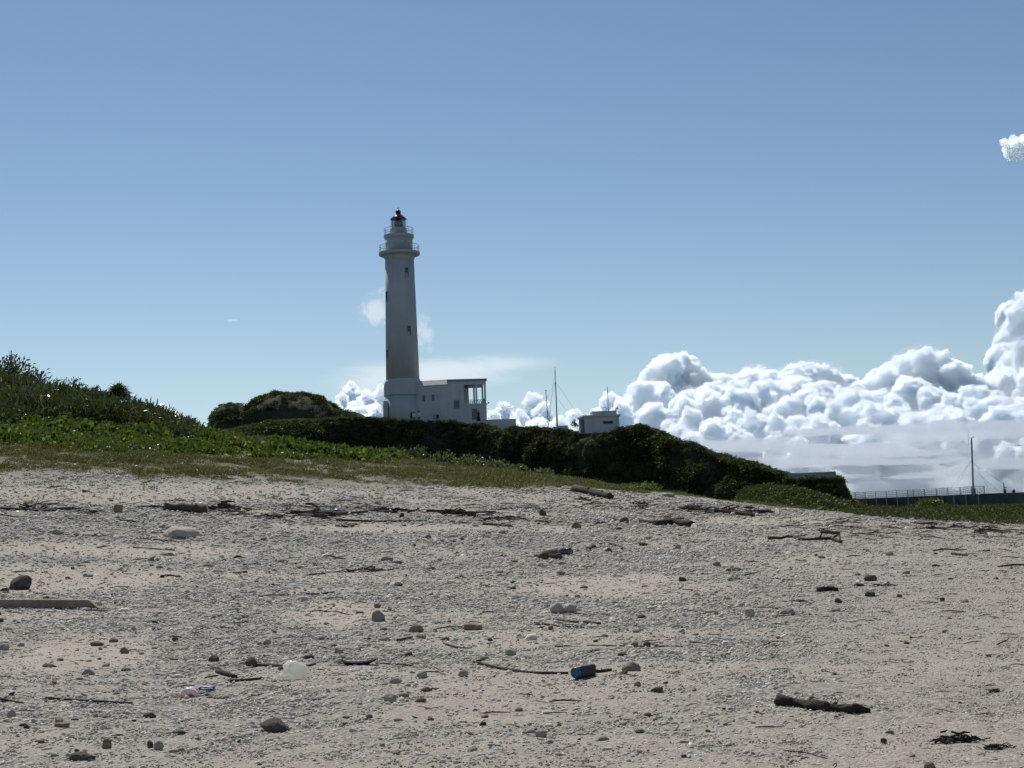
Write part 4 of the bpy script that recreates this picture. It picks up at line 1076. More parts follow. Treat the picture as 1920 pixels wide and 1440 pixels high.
R_ = [  # px, py(bottom), width, height, colour, label
    (35, 1106, 42, 27, 'dark', 'large dark boulder on pale sand behind the long plank'),
    (514, 1374, 62, 27, 'dark', 'dark rock with a low pointed left end, in the near gravel', 0, -.9),
    (1057, 1150, 52, 22, 'pale', 'pale tan stone with a notch in its top beside the sand patch', 1),
    (709, 1165, 26, 22, 'blue', 'upright smooth grey-green stone with a small brown stone behind it'),
    (708, 1140, 14, 9, 'brown', 'small brown stone just behind the upright grey-green stone'),
    (780, 1186, 30, 16, 'brown', 'brown stone with a raised left hump on the sand'),
    (335, 1010, 70, 24, 'pale', 'long smooth pale boulder on the sand below the thick dark log'),
    (1031, 1049, 50, 19, 'dark', 'smooth dark domed stone beside the black glossy bottle end'),
    (1184, 1259, 36, 17, 'brown', 'flat-topped brown stone right of the blue-capped container'),
    (221, 962, 19, 17, 'brown', 'round dark brown ball-like lump left of the thick log'),
    (1171, 981, 18, 12, 'dark', 'dark stone left of the thick curved log'),
    (1152, 977, 16, 7, 'grey', 'low grey stone touching the dark one left of the curved log'),
    (1018, 967, 14, 12, 'dark', 'dark upright stone below the big driftwood trunk'),
    (1081, 991, 19, 12, 'brown', 'brown pyramid-shaped stone on the upper sand'),
    (1634, 1090, 24, 13, 'dark', 'dark wedge-shaped stone at the right, largest of its cluster'),
    (1633, 1119, 21, 9, 'dark', 'dark flat stone below the wedge-shaped one at the right'),
    (1687, 1120, 11, 6, 'dark', 'small dark stone right of the two dark stones'),
    (1768, 1127, 10, 7, 'dark', 'lone small dark stone in the fine gravel at the right'),
    (1669, 1042, 15, 9, 'grey', 'small grey pyramid stone below the debris heaps at the right'),
    (1573, 1131, 14, 9, 'dark', 'dark blocky stone below the dark stump'),
    (1232, 1298, 24, 10, 'dark', 'dark two-humped stone lying below the blue-capped container'),
    (1196, 1288, 14, 10, 'brown', 'small round brown stone below the flat-topped one'),
    (1213, 1212, 15, 9, 'dark', 'dark stone at the right end of a thin stick'),
    (1190, 1211, 14, 8, 'brown', 'brown stone touching the dark one at the thin stick'),
    (1167, 1232, 18, 8, 'dark', 'dark hollowed stone above the blue-capped container'),
    (1745, 1442, 22, 13, 'brown', 'brown stone cut by the bottom edge of the photo at the right'),
    (279, 1348, 24, 11, 'dark', 'black pointed stone in the near gravel below the wrapper'),
    (152, 1426, 52, 15, 'dark', 'long dark flat stone near the bottom left corner'),
    (199, 1403, 18, 18, 'brown', 'upright reddish brown stone near the bottom left'),
    (297, 1407, 20, 17, 'grey', 'rounded grey stone with a dark stone against its left side'),
    (281, 1402, 12, 14, 'dark', 'dark stone leaning on the rounded grey one near the bottom left'),
    (115, 1365, 30, 9, 'brown', 'flat brownish stone in the near gravel below the long dark stick'),
    (20, 1346, 18, 16, 'grey', 'grey stone at the left edge below the twig'),
    (163, 1267, 25, 13, 'blue', 'smooth slate-blue stone at the edge of the left sand patch'),
    (335, 1379, 24, 9, 'dark', 'flat dark stone in the near gravel left of the big dark rock'),
    (791, 1272, 20, 14, 'grey', 'rounded grey stone right of the curved black bark'),
    (742, 1281, 24, 11, 'grey', 'sloping grey stone below the right end of the black bark'),
    (731, 1318, 24, 17, 'grey', 'twin-topped grey stone in the middle gravel'),
    (868, 1269, 19, 13, 'grey', 'grey stone below the left end of the long thin branch'),
    (800, 1298, 20, 8, 'dark', 'flat dark stone right of the twin-topped stone'),
    (757, 1308, 20, 8, 'brown', 'flat brown stone beside the twin-topped grey stone'),
    (635, 1226, 17, 12, 'grey', 'grey stone behind the white bag'),
    (765, 1231, 17, 9, 'dark', 'small black stone above the curved bark'),
    (909, 1239, 18, 8, 'brown', 'flat brown stone at the left end of the long thin branch'),
    (958, 1230, 20, 12, 'grey', 'rounded grey stone above the long thin branch'),
    (721, 1202, 22, 10, 'grey', 'low grey stone in gravel below the upright grey-green one'),
    (500, 1208, 15, 9, 'grey', 'small grey stone in gravel left of the sand patch'),
    (886, 1182, 36, 13, 'brown', 'rusty brown broken stone, long and low'),
    (1407, 1157, 18, 17, 'pale', 'yellowish tan block with a sunlit top at the right'),
    (1478, 1153, 30, 13, 'grey', 'low grey stone right of the yellowish block'),
    (1335, 1152, 26, 9, 'pale', 'pale rounded stone left of the yellowish block'),
    (1347, 932, 18, 11, 'pale', 'pale boulder at the grass edge before the dark cliff'),
    (1254, 932, 26, 8, 'pale', 'flat pale slab at the grass edge below the cliff'),
    (180, 1211, 24, 8, 'dark', 'flat dark stone on the left sand patch'),
    (212, 1204, 18, 7, 'brown', 'flat reddish stone on the left sand patch'),
    (232, 1226, 17, 12, 'brown', 'blocky brown stone on the left sand patch'),
    (6, 1220, 18, 12, 'grey', 'grey stone at the left edge of the sand patch'),
    (38, 1213, 14, 8, 'grey', 'small grey stone beside the one at the left edge'),
    (327, 1203, 12, 8, 'dark', 'small black stone right of the left sand patch'),
    (91, 1252, 27, 7, 'dark', 'thin flat dark stone on the left sand patch'),
    (470, 1251, 22, 18, 'dark', 'dark blocky stone between sticks left of the white bag'),
    (400, 1242, 20, 13, 'dark', 'dark stone in gravel above the brown sticks'),
    (824, 1170, 16, 6, 'grey', 'low flat grey stone right of the two-humped brown stone'),
    (1052, 1079, 17, 8, 'brown', 'brown stone on the left of the central sand patch'),
    (1083, 1121, 12, 6, 'grey', 'grey stone at the lower edge of the central sand patch'),
    (1380, 1071, 22, 7, 'brown', 'flat brown stone right of the central sand patch'),
    (1345, 1062, 15, 9, 'brown', 'small brown stone above the flat one at the central sand'),
    (1272, 1029, 11, 8, 'grey', 'small slate stone on the gravel right of the twig'),
    (1207, 1024, 18, 7, 'dark', 'dark flat stone with a grey neighbour in the upper gravel'),
    (1142, 1036, 13, 9, 'dark', 'small dark pointed stone in the upper gravel'),
    (845, 1170, 0, 0, 'grey', None),
    (803, 1010, 12, 8, 'brown', 'small dark pyramid on the upper sand strip'),
    (528, 1056, 24, 8, 'grey', 'low grey-brown stone on gravel below the pale boulder'),
    (822, 1053, 14, 6, 'grey', 'rounded grey stone left of the white scrap'),
    (312, 1042, 27, 6, 'grey', 'thin flat grey stone below the pale long boulder'),
    (107, 1002, 22, 9, 'grey', 'grey stone at the left on the upper sand'),
    (164, 1082, 20, 6, 'grey', 'flat grey stone on the sand behind the plank'),
    (1557, 1052, 0, 0, 'grey', None),
    (1865, 1298, 22, 6, 'dark', 'thin dark flat stone in fine gravel at the far right'),
    (1015, 1382, 22, 12, 'grey', 'grey stone with a pale chip in the near gravel'),
    (1395, 1273, 11, 8, 'grey', 'small grey stone in the open gravel right of the middle'),
    (1283, 1421, 11, 6, 'dark', 'small dark stone at the bottom in fine gravel'),
    (1192, 1340, 10, 6, 'grey', 'small grey stone in the open near gravel'),
    (1658, 1393, 12, 8, 'dark', 'small dark pointed stone left of the dark weed clumps'),
    (1778, 1395, 14, 7, 'dark', 'small dark stone below the dark weed clumps'),
]
for i, q in enumerate(R_):
    if q[5] is None: continue
    rock(*q[:6], 200 + i * 3, notch=(len(q) > 6 and q[6]), taper=(q[7] if len(q) > 7 else 0), rough=.45 if q[4] == 'dark' else .35)


def limb(pts, rad, m_, name, parent=None, n=9, rough=.25, seed=0, bend=.0, sub=5, loc=None):
    pts = np.array(pts, float); rad = np.array(rad if hasattr(rad, '__len__') else [rad] * len(pts), float)
    tt = np.linspace(0, len(pts) - 1, (len(pts) - 1) * sub + 1)
    P_ = np.stack([np.interp(tt, range(len(pts)), pts[:, j]) for j in range(3)], 1); rr = np.interp(tt, range(len(pts)), rad)
    if len(pts) > 2:
        for _ in range(2): P_[1:-1] = .25 * P_[:-2] + .5 * P_[1:-1] + .25 * P_[2:]
    g = np.random.default_rng(seed); L_ = np.linalg.norm(P_[-1] - P_[0])
    P_[1:-1] += np.stack([fbm(tt[1:-1] * .9 + seed, tt[1:-1] * 0 + j * 9, oct=2, seed=seed) for j in range(3)], 1) * bend * L_
    o_ = P_[0].copy(); P_ = P_ - o_
    rr = rr * (1 + .22 * fbm(tt * 1.7, tt * 0 + seed, oct=2, seed=seed + 5))
    mb = MB(); mb.tube(P_, rr, n); V = np.array(mb.v); cidx = np.repeat(np.arange(len(P_)), n); cen = P_[cidx]
    dv_ = V - cen; ang = np.tile(np.arange(n), len(P_)); k_ = 1 + rough * vnoise(ang * 1.3 + seed, cidx * .35, None, seed)
    V = cen + dv_ * k_[:, None]; mb.v = [tuple(v_) for v_ in V]
    return mb.build(name, m_, parent, True, o_ if loc is None else loc)


def onbeach(path, lift=0.0):
    h_ = hit([p_[0] for p_ in path], [p_[1] for p_ in path]); Y = h_[:, 1].mean()
    return h_ + np.array((0, 0, lift)), Y


def stick(path, t0, t1, m_, label, name='driftwood_stick', cat='stick', seed=0, lift=.8, rough=.25, group=None, n=7):
    h_, Y = onbeach(path); r0 = t0 * Y / F / 2; r1 = t1 * Y / F / 2; rr = np.linspace(r0, r1, len(h_)); h_[:, 2] += rr * lift
    o_ = limb(h_, rr, m_, name, None, n, rough, seed); tag(o_, label, cat, group); return o_


# logs
def log(path, radii, m_, label, seed, name='driftwood_log', n=14, rough=.3, knots=0, ends=M_wood):
    h_, Y = onbeach(path); rr = np.array(radii) * Y / F / 2; h_[:, 2] += rr * .75
    r_ = thing(name, label, 'log', h_[0] - (0, 0, rr[0]))
    o_ = limb(h_, rr, m_, 'trunk', r_, n, rough, seed, sub=7, loc=(0, 0, rr[0]))
    g = np.random.default_rng(seed); rel = h_ - h_[0] + (0, 0, rr[0])
    for j in range(knots):
        s_ = g.uniform(.15, .85); i_ = s_ * (len(rel) - 1); c_ = np.array([np.interp(i_, range(len(rel)), rel[:, q]) for q in range(3)]); rad_ = np.interp(i_, range(len(rr)), rr)
        d_ = np.array((g.normal(0, .4), -.6, .8)); d_ /= np.linalg.norm(d_)
        limb([c_ + d_ * rad_ * .5, c_ + d_ * rad_ * 1.45], [rad_ * .55, rad_ * .3], m_, 'knot', r_, 8, .3, seed + j, sub=3, loc=c_ + d_ * rad_ * .5)
    return r_


log([(308, 957), (345, 959), (386, 963)], [15, 17, 15], M_wood, 'thick short dark log lying on the upper wrack line at the left', 31, knots=1)
log([(1201, 979), (1235, 985), (1262, 984), (1299, 988)], [6, 9, 14, 12], M_woodd, 'dark curved log with a thick right end on the upper sand', 32, knots=1)
log([(1076, 922), (1108, 928), (1146, 936)], [17, 14, 12], M_woodd, 'big split driftwood trunk below the grass edge at mid-picture', 33, knots=2)
log([(1458, 1322), (1495, 1324), (1530, 1330), (1570, 1334), (1605, 1336), (1632, 1336)], [23, 15, 18, 14, 16, 7], M_woodd, 'knobbly dark log lying alone on the fine gravel at lower right', 34, rough=.5, knots=5, n=18)
log([(1270, 955), (1330, 960), (1410, 966)], [5, 6, 8], M_wood, 'long thin dark log in the upper wrack line right of middle', 35)
log([(1553 - 18, 1110), (1553, 1108), (1570, 1109)], [9, 11, 8], M_woodd, 'short dark stump with a raised right end at the right', 36, name='driftwood_stump', knots=2)
log([(750, 971), (757, 971)], [11, 8], M_woodd, 'small black stump with a horn, on the upper wrack line', 37, name='driftwood_stump', knots=1)
log([(905, 984), (960, 988)], [5, 4], M_wood, 'dark thin log in the wrack line left of the round dark stone', 38)
log([(1345, 962), (1415, 969)], [9, 7], M_wood, 'thicker dark log at the right end of the upper wrack line', 39)

# the plank at the left edge
h_, Y = onbeach([(-30, 1141), (170, 1141)]); L_ = float(h_[1][0] - h_[0][0]); th = 15 * Y / F
pl = MB().add([(0, 0, 0), (L_ + .16, 0, 0), (L_ + .16, .17, 0), (0, .17, 0), (0, 0, th), (L_, 0, th), (L_ - .03, .17, th), (0, .17, th)],
              [(3, 2, 1, 0), (4, 5, 6, 7), (0, 1, 5, 4), (1, 2, 6, 5), (2, 3, 7, 6), (3, 0, 4, 7)]).build('wooden_plank', M_plank, None, False, (h_[0][0], h_[0][1], h_[0][2] + .012), bevel=.006)
pl.rotation_euler = (0, -math.atan2(h_[1][2] - h_[0][2], L_), 0); tag(pl, 'long weathered plank with a slanted end at the left edge', 'plank')

S_ = [([(80, 1311), (160, 1316), (248, 1322)], 5, 6, M_woodd, 'long thin dark stick in the near gravel at the left'),
      ([(887, 1243), (930, 1254), (990, 1263), (1066, 1264)], 6, 4, M_wood, 'long thin curving branch pointing at the blue-capped container'),
      ([(468, 1249), (525, 1251), (548, 1252)], 6, 5, M_wood, 'brown stick passing behind the left side of the white bag'),
      ([(568, 1252), (592, 1247)], 5, 4, M_wood, 'short stick poking out behind the right side of the white bag'),
      ([(408, 1263), (442, 1273)], 10, 8, M_woodd, 'thick reddish dark stick end left of the lower bag stick'),
      ([(432, 1281), (493, 1275)], 7, 6, M_woodd, 'thick dark stick lying below left of the white bag'),
      ([(384, 1272), (407, 1268)], 3, 3, M_woodd, 'thin dark twig left of the thick reddish stick'),
      ([(1038, 1163), (1070, 1167), (1126, 1172)], 4, 5, M_woodd, 'upper of two parallel sticks beside the orange lump'),
      ([(1002, 1169), (1040, 1175), (1095, 1178)], 4, 3, M_woodd, 'lower of two parallel sticks, behind the orange lump'),
      ([(552, 1115), (590, 1118), (627, 1112)], 6, 4, M_woodd, 'dark crooked stick on gravel left of the sand strip'),
      ([(478, 1118), (556, 1117)], 3, 4, M_wood2, 'thin grey stick left of the dark crooked one'),
      ([(570, 1080), (610, 1076)], 3, 3, M_wood, 'thin dark stick left of the brown seaweed'),
      ([(1420, 1140), (1480, 1143)], 3, 3, M_woodd, 'thin straight stick above the yellowish block'),
      ([(1466, 1156), (1506, 1153), (1504, 1146)], 3, 2, M_woodd, 'thin hooked twig right of the low grey stone'),
      ([(1785, 1040), (1832, 1044)], 5, 3, M_woodd, 'dark stick with a white scrap at its right end'),
      ([(1470, 1409), (1510, 1412), (1552, 1425)], 3, 2, M_woodd, 'thin curved twig on the sand at the bottom right'),
      ([(1040, 1213), (1090, 1214)], 3, 2, M_wood, 'thin twig left of the pair of dark stones'),
      ([(1100, 1212), (1280, 1214)], 3, 3, M_wood, 'thin straight stick through the pair of dark stones'),
      ([(1294, 1206), (1344, 1211)], 4, 3, M_woodd, 'thin dark stick on the open gravel right of middle'),
      ([(832, 1208), (862, 1217), (885, 1217)], 4, 3, M_wood, 'brown bent stick on gravel above the long branch'),
      ([(705, 1246), (760, 1248), (775, 1250)], 4, 3, M_wood, 'thin stick right of the curved black bark'),
      ([(745, 1203), (772, 1197)], 5, 4, M_woodd, 'short dark stick below the brown two-humped stone'),
      ([(266, 941), (300, 952)], 3, 4, M_bleach, 'bleached white stick on the slope left of the thick log'),
      ([(615, 1375), (640, 1367)], 4, 3, M_bleach, 'pale cream stick in the near gravel'),
      ([(578, 1377), (606, 1374)], 3, 3, M_bleach, 'short pale stick left of the cream one'),
      ([(665, 1354), (690, 1349)], 3, 3, M_woodd, 'short dark twig right of the cream stick'),
      ([(255, 1010), (330, 1016)], 3, 3, M_wood, 'thin stick on sand just below the pale long boulder'),
      ([(225, 978), (262, 980)], 4, 3, M_woodd, 'thin dark stick below the round brown lump'),
      ([(250, 1028), (328, 1033)], 3, 3, M_wood, 'thin brown stick on gravel below the pale long boulder'),
      ([(1125, 1022), (1140, 1020), (1165, 1027), (1166, 1032)], 4, 5, M_woodd, 'dark curled twig on the upper gravel'),
      ([(1106, 1032), (1112, 1024), (1116, 1028)], 5, 6, M_woodd, 'short dark hooked twig on the upper gravel'),
      ([(0, 957), (60, 958), (140, 954)], 6, 4, M_wood, 'dark driftwood stick at the left end of the wrack line'),
      ([(630, 977), (700, 979), (800, 978)], 4, 3, M_woodd, 'long dark stick along the lower edge of the wrack line'),
      ([(545, 963), (640, 966), (735, 955)], 6, 3, M_wood, 'long brown branch in the wrack line left of the black stump'),
      ([(800, 960), (880, 963), (930, 961)], 5, 3, M_wood, 'long brown branch in the wrack line right of the black stump'),
      ([(120, 958), (150, 962)], 3, 3, M_bleach, 'small bleached stick right of the white rag at the left'),
      ([(0, 1316), (20, 1318), (44, 1322)], 7, 5, M_woodd, 'dark twig at the left edge in the near gravel'),
      ([(5, 1319), (12, 1306)], 4, 3, M_woodd, 'dark twig stub standing at the left edge'),
      ([(303, 1083), (318, 1080), (340, 1084)], 5, 3, M_woodd, 'small black forked twig on gravel at the left'),
      ([(1090, 1256), (1118, 1263), (1146, 1258)], 7, 5, M_woodd, 'dark twisted stick just right of the blue-capped container'),
      ]
for i, (path, t0, t1, m_, lab) in enumerate(S_):
    stick(path, t0, t1, m_, lab, seed=300 + i)
# forked branch at the right
h_, Y = onbeach([(1440, 1012), (1462, 1012), (1480, 1008), (1500, 1014), (1535, 1014), (1560, 1012), (1577, 1019)]); h_[:, 2] += .05
fb = thing('forked_branch', 'dark forked branch lying on the gravel at the right', 'branch', h_[0])
sc_ = Y / F
limb(h_ - h_[0], np.array([6, 5, 6, 5, 5, 6, 5]) * sc_ / 2, M_woodd, 'limb', fb, 8, .3, 5, loc=(0, 0, 0))
a, _ = onbeach([(1536, 1014)]); b_, _ = onbeach([(1545, 1006)]); c_, _ = onbeach([(1577, 1010)])
A0 = a[0] - h_[0] + (0, 0, .05); A1 = A0 + np.array((9 * sc_, .2, 12 * sc_)); A2 = A0 + np.array((42 * sc_, .25, 9 * sc_))
limb([A0, A1], [3 * sc_ / 1.4, 2.5 * sc_ / 1.4], M_woodd, 'fork', fb, 7, .3, 6, loc=A0)
limb([A1 + (-.05, 0, .02), A2], [4 * sc_ / 1.4, 4.5 * sc_ / 1.4], M_wood, 'fork', fb, 8, .3, 7, loc=A1 + (-.05, 0, .02))
limb([(h_[5] - h_[0]), (h_[5] - h_[0]) + (14 * sc_, 0, 6 * sc_), (h_[6] - h_[0]) + (0, 0, -.03)], np.array([2, 2, 1.5]) * sc_, M_woodd, 'twig', fb, 6, .3, 8, loc=h_[5] - h_[0])
# curved black bark
h_, Y = onbeach([(640, 1242), (655, 1246), (672, 1249), (690, 1248), (706, 1240)]); s1 = Y / F
bk = MB(); prof = [(-32, 13, 3), (-24, 7, 9), (-10, 5, 12), (4, 5, 12), (18, 7, 10), (30, 11, 6), (34, 13, 2)]; vs = []; fs = []
for x_, z_, w_ in prof:
    for y_, up_ in ((-1, 0), (-.4, -.35), (.4, -.35), (1, 0.05)): vs.append((x_ * s1, y_ * 6 * s1 * 1.6, (z_ + up_ * w_) * s1))
    for y_, up_ in ((1, .35), (-1, .3)): vs.append((x_ * s1, y_ * 6 * s1 * 1.5, (z_ + up_ * w_ * .7) * s1))
npf = 6
for i in range(len(prof) - 1):
    for j in range(npf): fs.append((i * npf + j, i * npf + (j + 1) % npf, (i + 1) * npf + (j + 1) % npf, (i + 1) * npf + j))
fs += [tuple(range(npf)), tuple((len(prof) - 1) * npf + j for j in range(npf))]
bo_ = bk.add(vs, fs).build('bark_piece', M_char, None, False, (h_[2][0], h_[2][1] + .06, h_[2][2] - .01), bevel=.004); tag(bo_, 'curved boat-shaped piece of black bark on the near gravel', 'bark')

# white crumpled bag
P_ = hit(547, 1276)[0]; s1 = P_[1] / F
V, Fc = ICO3; V = V.copy()
g = np.random.default_rng(21); r_ = 1.05 + .22 * fbm(V[:, 0] * 1.4 + 3, V[:, 1] * 1.4, V[:, 2] * 1.4, 2, 4); V = V * r_[:, None]
for _ in range(16):     # flat panels and creases of stiff film
    n_ = g.normal(size=3); n_ /= np.linalg.norm(n_); d_ = V @ n_ - g.uniform(.68, .96); V = V - np.where(d_ > 0, d_ * 1.1, 0)[:, None] * n_
V = V * (1 - .42 * np.abs(fbm(V[:, 0] * 2.3, V[:, 1] * 2.3 + 4, V[:, 2] * 2.3, 2, 6)) + np.random.default_rng(3).normal(0, .05, len(V)))[:, None]
V[:, 2] = np.where(V[:, 2] < -.5, -.5 + (V[:, 2] + .5) * .1, V[:, 2]); V[:, 0] *= 1 + .28 * smooth(.2, -.5, V[:, 2]); V[:, 2] -= .16 * np.exp(-((V[:, 0] - .25) / .2) ** 2) * smooth(0, .6, V[:, 2])
V = V * (31 * s1, 24 * s1, 23 * s1)
bag = link('plastic_bag', mesh('plastic_bag', V, Fc, False), M_bag, None, (P_[0], P_[1] + 20 * s1, P_[2] + 11 * s1)); tag(bag, 'crumpled translucent white plastic bag standing on the near gravel', 'bag')
# white and pink wrapper
P_ = hit(352, 1309)[0]; s1 = P_[1] / F
wr = thing('food_wrapper', 'torn white and pink wrapper beside the blue strap', 'wrapper', (P_[0], P_[1] + .05, P_[2]))
V, Fc = ICO3; V = V.copy(); r_ = 1 + .5 * fbm(V[:, 0] * 1.6, V[:, 1] * 1.6 + 8, V[:, 2] * 1.6, 3, 14) - .2 * np.abs(fbm(V[:, 0] * 4, V[:, 1] * 4, V[:, 2] * 4, 2, 16))
link('film', mesh('film', V * r_[:, None] * (17 * s1, 12 * s1, 11 * s1) + (0, 0, 7 * s1), Fc), M_wrap, wr)
V2 = V * (r_[:, None] * .9) * (7 * s1, 7 * s1, 5 * s1) + (5 * s1, -11 * s1, 2 * s1); link('printed_flap', mesh('printed_flap', V2, Fc), M_pink, wr)
MB().tube([(-16 * s1, 0, 4 * s1), (-24 * s1, -.01, 8 * s1), (-32 * s1, -.02, 7 * s1), (-38 * s1, -.02, 2 * s1)], 1.3 * s1, 6).build('loose_strip', M_wrap, wr, True)
# blue strap: a flattened closed loop
P_ = hit(388, 1296)[0]; s1 = P_[1] / F
mb = MB(); n = 28; vs = []; fs = []
for i in range(n):
    a = 2 * PI * i / n; cx, cz = 15 * s1 * np.sign(math.cos(a)) * abs(math.cos(a)) ** .6, 3.6 * s1 * math.sin(a)
    for dy, k_ in ((-.03, 1), (.03, 1), (.03, .72), (-.03, .72)): vs.append((cx * (k_ + .12 * (k_ < 1)), dy, cz * k_ * (1 if k_ == 1 else .75)))
for i in range(n):
    for j in range(4): fs.append((i * 4 + j, ((i + 1) % n) * 4 + j, ((i + 1) % n) * 4 + (j + 1) % 4, i * 4 + (j + 1) % 4))
st = mb.add(vs, fs).build('plastic_strap', M_blue, None, True, (P_[0], P_[1], P_[2] + 5 * s1)); tag(st, 'flattened blue plastic strap loop on the near gravel', 'strap')

# dark container with a blue screw cap
P_ = hit(1092, 1274)[0]; s1 = P_[1] / F
ct = thing('capped_container', 'dark plastic container lying on its side with a blue screw cap', 'container', (P_[0], P_[1] + .07, P_[2]), None, 0)
hx, hz_ = 11 * s1, 12.5 * s1
vs = []; fs = []; npts = 16
sec = [(-.07, .80), (-.055, .98), (-.03, 1.0), (0.10, .93), (.13, 1.0), (.15, .96), (.16, .8)]
ca, sa = math.cos(math.radians(52)), math.sin(math.radians(52))
for d_, k_ in sec:
    for i in range(npts):
        a = 2 * PI * i / npts; q = 1 / max(abs(math.cos(a)), abs(math.sin(a))) ** .72
        vs.append((d_, math.cos(a) * hx * 1.05 * q * k_, hz_ + math.sin(a) * hz_ * q * k_ * .93))
for i in range(len(sec) - 1):
    for j in range(npts): fs.append((i * npts + j, i * npts + (j + 1) % npts, (i + 1) * npts + (j + 1) % npts, (i + 1) * npts + j))
fs += [tuple(range(npts)), tuple((len(sec) - 1) * npts + j for j in range(npts))]
rot = lambda L_: [(x_ * ca - y_ * sa, x_ * sa + y_ * ca, z_) for x_, y_, z_ in L_]
MB().add(rot(vs), fs).build('body', M_body, ct, True)
vs = []; fs = []; npts = 32
for d_, k_ in ((-.072, .80), (-.074, .94), (-.10, .94), (-.112, .86), (-.114, .70), (-.108, .62)):
    for i in range(npts):
        a = 2 * PI * i / npts; kk_ = k_ * (1 + (.025 if i % 2 and .9 < k_ < .95 else 0)); vs.append((d_, math.cos(a) * hx * kk_, hz_ + math.sin(a) * hx * kk_))
for i in range(5):
    for j in range(npts): fs.append((i * npts + j, i * npts + (j + 1) % npts, (i + 1) * npts + (j + 1) % npts, (i + 1) * npts + j))
fs += [tuple(range(npts)), tuple(5 * npts + j for j in range(npts))]
MB().add(rot(vs), fs).build('screw_cap', M_cap, ct, True)

# black glossy bottle end by the domed stone, small coloured scraps
P_ = hit(1069, 1041)[0]; s1 = P_[1] / F
bt = thing('glass_bottle', 'black glossy bottle end catching the sun beside the domed stone', 'bottle', (P_[0], P_[1], P_[2]))
mg = mat('black_glass', (.012, .011, .012), .06, .8, .1, 3)
vs = []; fs = []
for d_, k_ in ((0, .5), (0, .92), (.015, 1), (.2, 1), (.26, .7), (.3, .4), (.42, .36)):
    for i in range(16):
        a = 2 * PI * i / 16; vs.append((d_ * .5 + math.cos(a) * 0, d_, 0)); vs[-1] = (math.cos(a) * 6.5 * s1 * k_ - d_ * .9, d_ * .8, 6 * s1 + math.sin(a) * 6.5 * s1 * k_)
for i in range(6):
    for j in range(16): fs.append((i * 16 + j, i * 16 + (j + 1) % 16, (i + 1) * 16 + (j + 1) % 16, (i + 1) * 16 + j))
fs += [tuple(range(16)), tuple(6 * 16 + j for j in range(16))]
MB().add(vs, fs).build('body', mg, bt, True)
MB().lathe([(.8 * s1, 0), (.8 * s1, 2.5 * s1)], 8).build('white_stub', M_bag, bt, True, (2.0 * s1, -.02, 3 * s1))  # small white stub, off centre in front of the bottle end
P_ = hit(1033, 1181)[0]; s1 = P_[1] / F
V, Fc = rock_mesh(71, ICO2); ob = link('orange_lump', mesh('orange_lump', V * 6 * s1 + (0, 0, 4 * s1), Fc, True), mat('orange_rind', (.28, .10, .025), .7, .3, .3, 20), None, P_); tag(ob, 'small round orange-brown lump at the end of two sticks', 'fruit')


def scrap(px, py, w, h, m_, label, name='plastic_scrap', cat='plastic scrap', seed=0):
    P_ = hit(px, py)[0]; s1 = P_[1] / F; V, Fc = ICO2; V = V.copy()
    r_ = 1 + .5 * fbm(V[:, 0] * 1.8 + seed, V[:, 1] * 1.8, V[:, 2] * 1.8, 3, seed) - .2 * np.abs(fbm(V[:, 0] * 4, V[:, 1] * 4 + seed, V[:, 2] * 4, 2, seed))
    V = V * r_[:, None] * (w * s1 / 2, w * s1 * .35, h * s1 * .6); V[:, 2] += h * s1 * .4
    o_ = link(name, mesh(name, V, Fc), m_, None, (P_[0], P_[1] + w * s1 * .2, P_[2])); tag(o_, label, cat)


scrap(28, 968, 34, 11, M_bag, 'white crumpled rag on the wrack line at the left edge', seed=1)
scrap(1457, 965, 9, 12, M_bag, 'small upright white plastic scrap on the upper beach at the right', seed=2)
scrap(1822, 1045, 14, 4, M_bag, 'flat white scrap at the end of the dark stick at the right', seed=3)
scrap(1817, 1081, 14, 4, M_bag, 'flat white scrap on open gravel at the right', seed=4)
scrap(1708, 992, 22, 5, M_bag, 'flat white scrap among debris on the upper right beach', seed=5)
scrap(1822, 1001, 14, 7, M_bag, 'white scrap in the debris heap at the far right', seed=6)
scrap(1856, 1006, 7, 8, M_bag, 'tiny white scrap standing at the right end of the debris', seed=7)
scrap(464, 1046, 20, 7, M_bag, 'white shell-like scrap on a dark base in the left gravel', seed=8)
scrap(445, 1047, 14, 6, M_woodd, 'dark base piece left of the white shell-like scrap', 'bark_scrap', 'bark', 9)
scrap(869, 1052, 18, 12, M_bag, 'small white broken scrap with dark slots on the upper gravel', seed=10)
scrap(658, 1261, 24, 6, M_bag, 'white flat scrap just below the curved black bark', seed=11)
scrap(1345, 1168, 18, 5, M_bag, 'thin white bracket-shaped scrap on the gravel right of middle', seed=12)
scrap(655, 969, 7, 8, M_bag, 'tiny bright white scrap in the wrack line', seed=13)
scrap(632, 962, 18, 8, mat('pale_blue_plastic', (.12, .18, .42), .4, .5, .3, 30), 'pale blue plastic scrap in the wrack line', seed=14)
scrap(378, 951, 24, 9, M_wrap, 'pink and white wrapper lying on top of the thick log', 'food_wrapper', 'wrapper', 15)
scrap(1262, 1205, 12, 5, M_bag, 'small white flake on the gravel right of middle', seed=16)
scrap(1108, 938, 12, 4, M_bag, 'white scrap below the big driftwood trunk', seed=17)
scrap(1302, 991, 12, 9, M_bag, 'white scrap at the right end of the curved log', seed=18)
scrap(314, 1009, 5, 8, M_bag, 'tiny white flake standing against the pale long boulder', seed=19)
scrap(1150, 1163, 16, 5, M_bag, 'white flake left of a small red stick end', seed=20)


